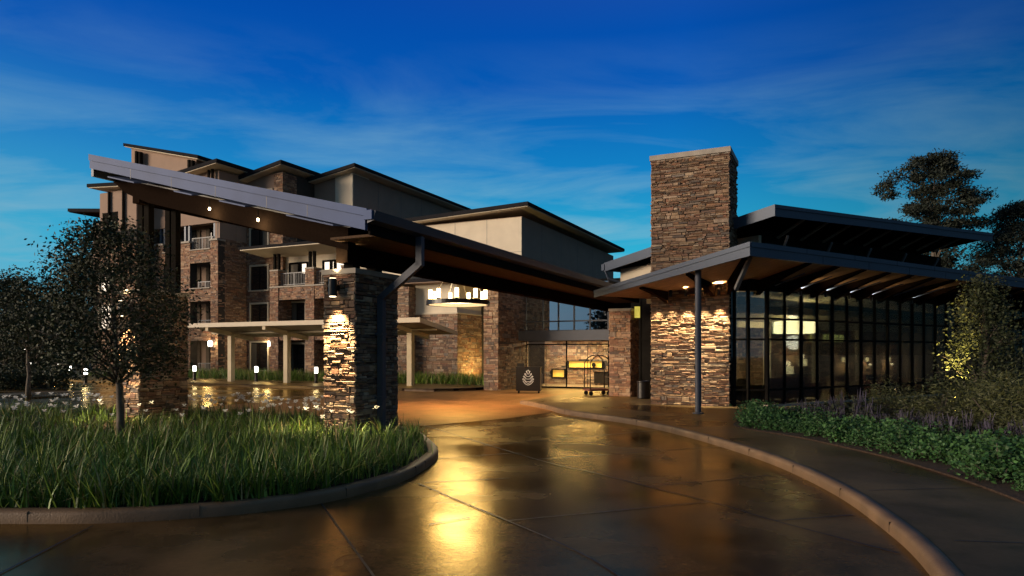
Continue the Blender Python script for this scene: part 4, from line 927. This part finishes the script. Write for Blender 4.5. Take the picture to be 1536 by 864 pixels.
# =================================================================== BOLLARDS
bz = MB().lathe(0, 0, [(.10, 0), (.10, .62)], 18)
def bollard(loc, label, e=14):
    t = thing('bollard_lamp', label, 'bollard light', loc, 0, 'lit bollards along the pavement')
    obj('post', MB().lathe(0, 0, [(.13, 0), (.13, .03), (.095, .04), (.095, .58)], 18), 'black', t)
    obj('lamp_head', MB().lathe(0, 0, [(.085, .582), (.10, .60), (.10, .92), (.085, .935)], 18), 'lamp_white', t)
    obj('cap', MB().lathe(0, 0, [(.10, .937), (.10, .95), (.05, .965)], 18), 'black', t)
    light('POINT', (0, 0, .76), e, WHITE, t, shadow_soft_size=.11)
    return t
for x, lab in ((-30.1, 'lit bollard left of the canopy posts, standing before an open balcony'), (-24.6, 'lit bollard between two cream canopy posts'), (-19.8, 'lit bollard just left of the near stone pillar'),):
    bollard(PW(x, 20.9, .14), lab)
FAR = [(-25.6, 41, 'rightmost of the far bollards, half hidden by the small tree'), (-33, 51, 'far bollard, second from the tree'), (-40, 60, 'far bollard, third from the tree'), (-49, 71, 'leftmost far bollard, below the tall pathway lamp'), (-51.5, 73, 'tiny far bollard at the very edge of the left lane')]
for x, y, lab in FAR: bollard((x, y, .05), lab, 30)
pl = thing('pathway_lamp', 'tall far pathway lamp with two stacked white heads at the left edge', 'street lamp', (-46.5, 65, 0))
obj('post', MB().tube([(0, 0, 0), (0, 0, 3.4)], .07, 10), 'black', pl)
for z in (2.25, 3.0): obj('lamp_head', MB().lathe(.0, 0, [(.16, z - .25), (.22, z), (.16, z + .25)], 14), 'lamp_white', pl)
light('POINT', (0, -.5, 2.6), 30, WHITE, pl, shadow_soft_size=.2)
# lanterns on the wing
for x, y, lab in ((-37.75 + 1.9, 27.2, 'square lit wall lantern on the stone pier between balcony and recess'), (-32.55, 30.1, 'square lit wall lantern beside the window, between canopy posts')):
    t = PT('wall_lantern', lab, 'wall lamp', x, y, 'lanterns on the wing wall', 2.55)
    obj('lantern_frame', MB().box(x - .13, x + .13, y - .24, y, 2.86, 2.90).box(x - .13, x + .13, y - .24, y, 2.42, 2.46), 'steel', t); obj('lantern_glass', MB().box(x - .11, x + .11, y - .22, y - .02, 2.46, 2.86), 'lamp_white', t)
    plight('POINT', t, (x, y - .45, 2.66), 16, WARM, shadow_soft_size=.1)

# =================================================================== VALET STAND, CART, BIN
vx, vy = .80, 32.6
VS = thing('valet_stand', 'dark box valet stand with a white cone emblem beside the stone pier', 'valet stand', (vx, vy, 0), R(-8))
obj('cabinet', MB().box(-.58, .58, -.25, .25, .12, 1.22).box(-.60, .60, -.27, .27, 1.22, 1.26).box(-.55, -.2, -.1, .22, 1.26, 1.42), 'black', VS)
for sx in (-.48, .48):
    for sy in (-.18, .18): obj('caster', MB().tube([(sx - .02, sy, .055), (sx + .02, sy, .055)], .055, 12), 'steel', VS)
obj('side_rail', MB().tube([(.62, -.2, .4), (.66, -.2, .5), (.66, -.2, .9), (.62, -.2, 1.0)], .012, 6), 'rail', VS)
em = MB()      # a stylised cone: rows of up-curved scales that widen then close
def arc(x0, z0, x1, z1, sag, w=.022):
    pts = []
    for i in range(7):
        t = i / 6; pts.append((x0 + (x1 - x0) * t, -.262, z0 + (z1 - z0) * t - sag * 4 * t * (1 - t)))
    em.tube(pts, w / 2, 6)
for z, hw in ((.98, .08), (.86, .16), (.74, .22), (.62, .255)):
    for s in (-1, 1):
        arc(0, z - .06, s * hw, z + .05, .035); arc(s * hw * .45, z + .01, s * hw * .9, z + .10, .02)
        em.lathe(s * hw, -.262, [(.02, z + .04), (.022, z + .065), (.01, z + .08)], 8)
for s in (-1, 1): arc(0, .40, s * .25, .60, .05, .026); arc(0, .48, s * .17, .60, .03, .022)
em.lathe(0, -.262, [(.02, 1.05), (.03, 1.08), (.01, 1.12)], 8)
obj('emblem', em, 'white', VS)
LC = thing('luggage_cart', 'birdcage luggage cart with arched dark tubes at the doors', 'luggage cart', (3.60, 28.8, .14), R(22))
obj('platform', MB().box(-.52, .52, -.30, .30, .20, .27).box(-.54, .54, -.32, .32, .19, .21), 'fabric2', LC)
for sx in (-.42, .42):
    for sy in (-.22, .22): obj('wheel', MB().tube([(sx, sy - .025, .09), (sx, sy + .025, .09)], .09, 14), 'black', LC)
for sy in (-.26, .26):
    pts = [(-.48, sy, .27), (-.48, sy, 1.25)] + [(-.48 * cos(a), sy, 1.25 + .42 * sin(a)) for a in [pi * i / 12 for i in range(1, 12)]] + [(.48, sy, 1.25), (.48, sy, .27)]
    obj('hoop', MB().tube(pts, .022, 10), 'black', LC, smooth=True)
obj('hanging_bar', MB().tube([(0, -.26, 1.67), (0, .26, 1.67)], .018, 8).lathe(0, 0, [(.02, 1.66), (.03, 1.71), (.015, 1.78)], 10), 'brass', LC)
for sx in (-.48, .48): obj('hand_rail', MB().tube([(sx, -.26, .75), (sx, .26, .75)], .015, 8), 'brass', LC)
BN = thing('litter_bin', 'tall black cylindrical bin between the pillar and the chimney', 'bin', (5.13, 26.6, .14))
obj('body', MB().lathe(0, 0, [(.24, 0), (.255, .03), (.255, .62), (.27, .64), (.27, .68), (.20, .70), (.20, .66)], 28), 'black', BN); obj('liner', MB().lathe(0, 0, [(.19, .60), (.19, .655)], 24), 'steel', BN)
for x, y, lab in ((-11.6, 27.6, 'small ground spotlight washing the stone corner left of the doors'), (-12.2, 30.5, 'small ground spotlight deep in the recess left of the doors')):
    t = PT('ground_spotlight', lab, 'spotlight', x, y, 'ground spotlights', .14)
    obj('lamp_can', MB().lathe(x, y, [(.07, .14), (.08, .16), (.08, .26), (.05, .28)], 14), 'black', t)
    l_ = plight('SPOT', t, (x, y, .34), 80, (1, .68, .22), spot_size=R(140), spot_blend=.8, shadow_soft_size=.06); l_.rotation_euler = Vector((1.0, -.1, -1.1)).to_track_quat('Z', 'Y').to_euler()
CT = PT('console_chest', 'low dark chest standing in the lit vestibule', 'chest', -4.2, 27.9, bz=.03)
obj('body', MB().box(-4.75, -3.7, 27.6, 28.2, .13, .78), 'black', CT); obj('top', MB().box(-4.8, -3.65, 27.55, 28.25, .78, .82), 'timber', CT)
for x in (-4.65, -3.8): obj('foot', MB().box(x - .04, x + .04, 27.65, 27.75, .03, .13), 'black', CT)
BL = PT('round_ornament', 'dark round ornament standing in the long backlit niche', 'ornament', -5.0, 28.3, bz=1.05)
obj('disc', MB().tube([(-5.0, 28.26, 1.21), (-5.0, 28.30, 1.21)], .13, 20), 'steel', BL); obj('base', MB().box(-5.06, -4.94, 28.24, 28.33, 1.05, 1.09), 'steel', BL)

# =================================================================== PLANTING
gr = random.Random(77)
def blade(mb, x, y, z, L, w, az, lean, curl, rs):
    d = Vector((cos(az), sin(az), 0)); s = Vector((-sin(az), cos(az), 0)); vv = []; ff = []; N = 4
    for i in range(N + 1):
        t = i / N; r = lean * t + curl * t * t; h = t - .35 * curl * t * t
        p = Vector((x, y, z)) + d * (r * L) + Vector((0, 0, max(h, .05) * L)); ww = w * (1 - t ** 1.6) * .5 + .0006
        vv += [p - s * ww, p + s * ww]
    for i in range(N): ff.append((2 * i, 2 * i + 1, 2 * i + 3, 2 * i + 2))
    mb.add(vv, ff)
PIL = [PW(-1.47, 1.68), PW(-8.3, 1.65)]
islp = [(p.x, p.y) for p in inset(ISL, .19)]
gm = MB(); n = 0; tries = 0
while n < 2900 and tries < 60000:
    tries += 1
    Y = 7.7 + 14.5 * gr.random() ** 1.35; X = gr.uniform(-.86 * Y - .5, -1.2)
    if not inside(islp, X, Y): continue
    if any(abs(X - p[0]) < .75 and abs(Y - p[1]) < .8 for p in PIL): continue
    n += 1; big = gr.random() < .22
    for b in range(gr.randint(10, 16) if Y < 14 else gr.randint(7, 11)):
        az = gr.uniform(0, 2 * pi); L = gr.uniform(.20, .54) * (1.3 if big else .85) * (1 if Y < 13 else .78)
        blade(gm, X + gr.gauss(0, .055), Y + gr.gauss(0, .055), .11, L, gr.uniform(.011, .018) * (1.6 if big else 1), az, abs(gr.gauss(.0, .26)), abs(gr.gauss(0, .38)) if gr.random() < .88 else gr.uniform(.8, 1.5), gr)
stuff(obj('strap_grass', gm, 'grass')); bpy.data.objects['strap_grass']['label'] = 'deep green strap leaved grass filling the kerbed island'; 
# white iris flowers along the back of the island
fm = MB(); fm.tube([(0, 0, 0), (.02, 0, .4), (.0, .02, .67)], [.006, .005, .004], 5)
for k in range(6):
    a = k * pi / 3; d = Vector((cos(a), sin(a), 0)); s = Vector((-sin(a), cos(a), 0)); b = Vector((0, .02, .65)); u = .07 if k % 2 else .01
    fm.add([b, b + d * .042 + s * .036 + Vector((0, 0, u)), b + d * .085 + Vector((0, 0, u * .9)), b + d * .042 - s * .036 + Vector((0, 0, u))], [(0, 1, 2, 3)])
me = None; c = 0
while c < 175:
    Y = gr.uniform(14.2, 20.2); X = gr.uniform(-.76 * Y, -.20 * Y)
    if not inside(islp, X, Y): continue
    edge = not inside([(p.x, p.y) for p in inset(ISL, 2.2)], X, Y)
    if not edge and gr.random() < .8: continue
    c += 1
    if me is None:
        o = obj('iris_flower', fm, 'petal'); me = o.data; me.materials.append(M['foliage'])
        for p_ in me.polygons:
            if p_.index < 12: p_.material_index = 1
    else: o = link(bpy.data.objects.new('iris_flower', me))
    s_ = gr.uniform(.70, .95); o.location = (X, Y, .11); o.scale = (s_,) * 3; o.rotation_euler = (gr.gauss(0, .15), gr.gauss(0, .15), gr.uniform(0, 6))
    tag(o, 'small white iris bloom on a thin stalk at the back of the grassy island', 'flower', 'white irises behind the island grass')

def leafcloud(mb, centres, per, size, r, flat=1.0, asp=.55):
    for c, sg in centres:
        for _ in range(per):
            cl_ = lambda q: max(-1.7, min(1.7, r.gauss(0, 1))) * q
            p = Vector(c) + Vector((cl_(sg), cl_(sg), cl_(sg * flat)))
            a = Vector((r.gauss(0, 1), r.gauss(0, 1), r.gauss(0, .7))).normalized(); b = a.orthogonal().normalized(); b.rotate(Matrix.Rotation(r.uniform(0, 6.28), 3, a))
            L = size * r.uniform(.6, 1.3); w = L * asp
            mb.add([p, p + a * L * .5 + b * w * .5, p + a * L, p + a * L * .5 - b * w * .5], [(0, 1, 2, 3)])
def tree(name, label, cat, loc, H, z0, rx, seed, ncl=40, per=60, leaf=.10, sg=.30, tr=.06, mleaf='foliage', group=None, shape='oval', lean=0, flat=.8, asp=.55, limbs=14, twig=True):
    r = random.Random(seed); t = thing(name, label, cat, loc, 0, group)
    cen = []
    top = H
    for i in range(ncl):
        u = (i + .5) / ncl; z = z0 + (H - z0) * u
        if shape == 'oval': k = sqrt(max(0, 1 - (2 * u - .85) ** 2 / 1.45))
        elif shape == 'cone': k = (1 - u) ** .8 * .95 + .08
        elif shape == 'pine': k = sqrt(max(.05, 1 - (2 * u - 1.0) ** 2)) * r.uniform(.55, 1.1)
        else: k = 1
        a = i * 2.4 + r.uniform(-.4, .4); q = rx * k * r.uniform(.30, 1.0)
        cen.append(((q * cos(a) + lean * u, q * sin(a), z + r.uniform(-.2, .2) * sg * 2), sg * r.uniform(.6, 1.15)))
    tm = MB(); pts = [(0, 0, 0)]; N = 7
    for i in range(1, N + 1): pts.append((lean * (i / N) ** 1.5 + r.gauss(0, tr * .5), r.gauss(0, tr * .5), H * .93 * i / N))
    tm.tube(pts, [tr * (1.15 - .98 * i / N) for i in range(N + 1)], 8)
    for c, s in cen[::max(1, len(cen) // limbs)]:
        zb = max(z0 * .85, c[2] - rx * .55); k = zb / (H * .93); b = Vector((lean * k ** 1.5, 0, zb)); c = Vector(c)
        mid = (b + c) / 2 + Vector((0, 0, .08 * rx)); rr = tr * .42 * (1.1 - k)
        tm.tube([b, mid, c], [rr, rr * .6, rr * .2], 6)
        if twig:
            for _ in range(3):
                e = c + Vector((r.gauss(0, sg), r.gauss(0, sg), r.gauss(0, sg))); tm.tube([mid.lerp(c, .5), e], [rr * .3, rr * .1], 4)
    obj('trunk', tm, 'bark', t, smooth=True)
    lm = MB(); leafcloud(lm, cen, per, leaf, r, flat, asp); obj('crown', lm, mleaf, t)
    return t
tree('young_oak', 'small dark leafed tree with a slim leaning trunk rising from the grassy island', 'tree', (-7.75, 13.5, .1), 4.25, 1.4, 1.42, 3, 190, 105, .072, .23, .075, lean=-.28, limbs=60)
tree('street_tree', 'thin staked sapling with a loose crown left of the island tree', 'tree', (-20.2, 28.5, 0), 3.7, 2.3, 1.15, 8, 45, 80, .12, .36, .09, limbs=18)
tree('magnolia_tree', 'dense cone shaped tree with a gold lit left side at the right of the lobby', 'tree', (11.9, 17.2, .16), 3.5, .5, 1.25, 12, 110, 85, .085, .24, .08, mleaf='foliage', shape='cone', limbs=20)
ul = light('SPOT', (10.6, 16.3, .3), 520, (1, .70, .22), None, spot_size=R(34), spot_blend=.5, shadow_soft_size=.05)
d = (Vector((11.0, 17.0, 1.5)) - ul.location).normalized(); ul.rotation_euler = (-d).to_track_quat('Z', 'Y').to_euler()
up = thing('ground_spotlight', 'small black ground spotlight under the gold lit tree', 'spotlight', (10.6, 16.3, .16))
obj('lamp_can', MB().lathe(0, 0, [(.06, 0.0), (.07, .02), (.07, .1), (.05, .12)], 14), 'black', up)
ul.parent = up; ul.location = (0, 0, .2)
# tall pines beyond the lobby
tree('pine_tree', 'tall pine with a broad open crown standing above the lobby roof', 'pine tree', (43.5, 70, 0), 22.0, 13.2, 5.1, 41, 80, 330, .36, .62, .34, mleaf='pine', shape='pine', flat=.42, asp=.35, limbs=30, twig=False)
tree('pine_tree', 'pine at the right edge, lower and denser than the tall one', 'pine tree', (53.5, 72, 0), 17.5, 6, 6.2, 44, 100, 330, .36, .70, .34, mleaf='pine', shape='pine', flat=.45, asp=.35, limbs=30, twig=False)
tree('background_tree', 'low rounded dark tree between the two pines', 'tree', (49.0, 80, 0), 14.4, 3, 4.6, 45, 60, 180, .4, .9, .3, mleaf='pine', limbs=10, twig=False)
tree('background_tree', 'dark tree right behind the low right wing', 'tree', (38, 46, 0), 9.6, 2, 4.0, 46, 70, 170, .3, .6, .2, mleaf='pine', limbs=16, twig=True)
# left horizon trees
tree('background_tree', 'rounded tree at the very left edge against the sky', 'tree', (-44.5, 60, 0), 8.6, 1.5, 3.6, 51, 70, 170, .26, .6, .2, limbs=14, twig=False)
tree('conifer_tree', 'flat topped pine just left of the hotel wing', 'pine tree', (-36.3, 58, 0), 9.8, 4, 2.3, 52, 46, 170, .26, .45, .2, mleaf='pine', shape='pine', flat=.45, asp=.4, limbs=16, twig=False)
tree('background_tree', 'feathery tree between the left edge tree and the wing', 'tree', (-34.6, 50, 0), 7.0, .8, 3.2, 53, 80, 150, .2, .55, .16, limbs=16)
tree('background_tree', 'broad low dark tree behind the far bollards', 'tree', (-58, 84, 0), 8.5, .6, 8, 54, 90, 150, .4, 1.0, .2, limbs=8, twig=False)
hg = MB(); r = random.Random(60)
leafcloud(hg, [((x, y + r.uniform(-1.5, 1.5), r.uniform(.2, 5.2)), .9) for x, y in [(-75 + i * 1.05, 92 - i * .1) for i in range(46)] for _ in range(4)], 75, .42, r)
o = obj('woodland', hg, 'foliage'); stuff(o); o['label'] = 'dark mass of far woodland along the left horizon'
hg = MB(); r = random.Random(61)
leafcloud(hg, [((42 + i * 1.2, 78 - i * .9, r.uniform(.5, 7.0)), 1.1) for i in range(30) for _ in range(5)], 60, .5, r)
o = obj('woodland', hg, 'pine'); stuff(o); o['label'] = 'dark mass of far woodland behind the right wing'
# trees behind the camera, seen mirrored in the upper entrance glass
for i, (x, y, h) in enumerate(((-36, -10, 7.5), (-43, -16, 9.5), (-50, -26, 10), (-38, -22, 6.5), (-33, -24, 8), (-56, -40, 11))):
    tree('shade_tree', 'tree behind the drive, a dark shape mirrored in the glass above the doors', 'tree', (x, y, 0), h, 3, h * .33, 70 + i, 40, 60, .6, .9, .25, mleaf='pine', limbs=8, twig=False, group='trees mirrored in the entrance glass')

# ---- shrubs on the right
def bushmesh(seed, rx, h, ncl, per, leaf, asp=.6, sg=.10, stems=True):
    r = random.Random(seed); cen = []
    for i in range(ncl):
        a = r.uniform(0, 6.28); q = rx * sqrt(r.random()); z = h * (.15 + .8 * r.random() * (1 - .45 * (q / rx) ** 2)); cen.append(((q * cos(a), q * sin(a), z), sg))
    m = MB(); leafcloud(m, cen, per, leaf, r, 1.0, asp)
    return m, cen
def bush(name, label, cat, group, protos, spots, mleaf, mfl=None):
    base = []
    for sd, kw in protos:
        m, cen = bushmesh(sd, **kw)
        t = thing(name, label, cat, (0, 0, -50), 0, group); obj('leaves', m, mleaf, t)
        stm = MB()
        for c, s in cen[::4]: stm.tube([(0, 0, 0), (c[0] * .6, c[1] * .6, c[2] * .5), c], [.012, .009, .004], 5)
        obj('stems', stm, 'bark', t)
        if mfl:
            f = MB(); r = random.Random(sd + 5)
            for c, s in cen:
                if c[2] > kw['h'] * .45:
                    for k in range(3):
                        b = Vector(c); tip = b + Vector((r.gauss(0, .06), r.gauss(0, .06), r.uniform(.14, .26))); f.tube([b - Vector((0, 0, .16)), tip], [.012, .004], 4)
            obj('flower_spikes', f, mfl, t)
        base.append(t)
    for i, (x, y, z, s) in enumerate(spots):
        if i < len(base): t = base[i]
        else: t = copy_tree(base[i % len(base)])
        t.location = (x, y, z); t.rotation_euler = (0, 0, gr.uniform(0, 6.28)); t.scale = (s, s, s * gr.uniform(.85, 1.2))
bp_ = [Vector((p.x, p.y)) for p in BED]
def along(off, n, jit, t0=.0, t1=1.0):
    out = []
    L = [0]
    for a, b in zip(bp_, bp_[1:]): L.append(L[-1] + (b - a).length)
    for i in range(n):
        s = L[-1] * (t0 + (t1 - t0) * (i + .5) / n); k = max(j for j in range(len(L)) if L[j] <= s + 1e-9); k = min(k, len(bp_) - 2)
        d = (bp_[k + 1] - bp_[k]).normalized(); p = bp_[k] + d * (s - L[k]); nn = Vector((-d.y, d.x))
        q = p + nn * (off + gr.uniform(-jit, jit)); out.append((q.x, q.y))
    return out
bush('leafy_shrub', 'knee high fresh green leafy shrub at the front edge of the right hand bed', 'shrub', 'green shrubs edging the right pavement', [(201, dict(rx=.42, h=.42, ncl=34, per=56, leaf=.06)), (202, dict(rx=.38, h=.48, ncl=34, per=56, leaf=.055)), (203, dict(rx=.45, h=.38, ncl=34, per=56, leaf=.065))],
     [(x, y, .16, gr.uniform(.65, 1.2)) for x, y in along(.55, 17, .12, .08, .92)] + [(x, y, .16, gr.uniform(.9, 1.2)) for x, y in along(1.15, 13, .18, .12, .9)], 'shrubleaf')
bush('salvia_clump', 'grey purple flowering salvia clump behind the front row of green shrubs', 'flower clump', 'salvia clumps in the right hand bed', [(211, dict(rx=.5, h=.46, ncl=34, per=26, leaf=.07)), (212, dict(rx=.45, h=.5, ncl=34, per=26, leaf=.07))],
     [(x, y, .16, gr.uniform(.9, 1.2)) for x, y in along(1.85, 13, .25, .05, .92)] + [(x, y, .16, gr.uniform(.9, 1.2)) for x, y in along(2.6, 9, .25, .08, .7)], 'foliage', 'salvia')
bush('tall_shrub', 'waist high olive brown bushy shrub between the salvia and the gold lit tree', 'shrub', 'tall olive shrubs in the right hand bed', [(221, dict(rx=.75, h=1.15, ncl=80, per=46, leaf=.10, asp=.22, sg=.15)), (222, dict(rx=.8, h=1.25, ncl=80, per=46, leaf=.10, asp=.22, sg=.15))],
     [(9.3, 14.9, .16, 1), (10.2, 14.4, .16, 1.05), (10.8, 15.4, .16, 1), (9.8, 13.3, .16, 1.0), (11.3, 14.0, .16, 1.1), (12.3, 14.9, .16, 1.1), (10.4, 12.2, .16, 1.0), (11.8, 12.8, .16, 1.1), (9.4, 11.9, .16, .9), (9.9, 10.8, .16, .95), (11.2, 11.2, .16, 1.05), (12.9, 13.6, .16, 1.1), (13.3, 15.8, .16, 1.1), (11.5, 16.0, .16, .9), (14.2, 14.6, .16, 1.2), (9.0, 16.3, .16, .8), (9.2, 9.8, .16, .85)], 'foliage2')
# ---- low planting along the wing and the entrance wall
lp = MB(); r = random.Random(90)
for _ in range(2600):
    x = r.uniform(-44, -9.2); y = r.uniform(21.9, 25.2) if x > -28 else r.uniform(22.3, 26.2)
    if x > -17.5 and y > 25.0: continue
    w = PW(x, y)
    for b in range(4): blade(lp, w[0] + r.gauss(0, .08), w[1] + r.gauss(0, .08), .14, r.uniform(.45, .85), .03, r.uniform(0, 6.28), abs(r.gauss(0, .3)), abs(r.gauss(0, .4)), r)
o = obj('ground_cover', lp, 'grass'); stuff(o); o['label'] = 'low strap leaved planting along the foot of the stone walls'
bush('round_shrub', 'low dark rounded shrub beside the far left pavement', 'shrub', 'dark shrubs at the far left', [(231, dict(rx=1.0, h=1.0, ncl=50, per=50, leaf=.13, sg=.2))], [(-26.5, 36, 0, 1.2), (-24.8, 36.4, 0, 1.0), (-28.4, 36.6, 0, 1.1), (-30.5, 37.5, 0, 1.2)], 'foliage')
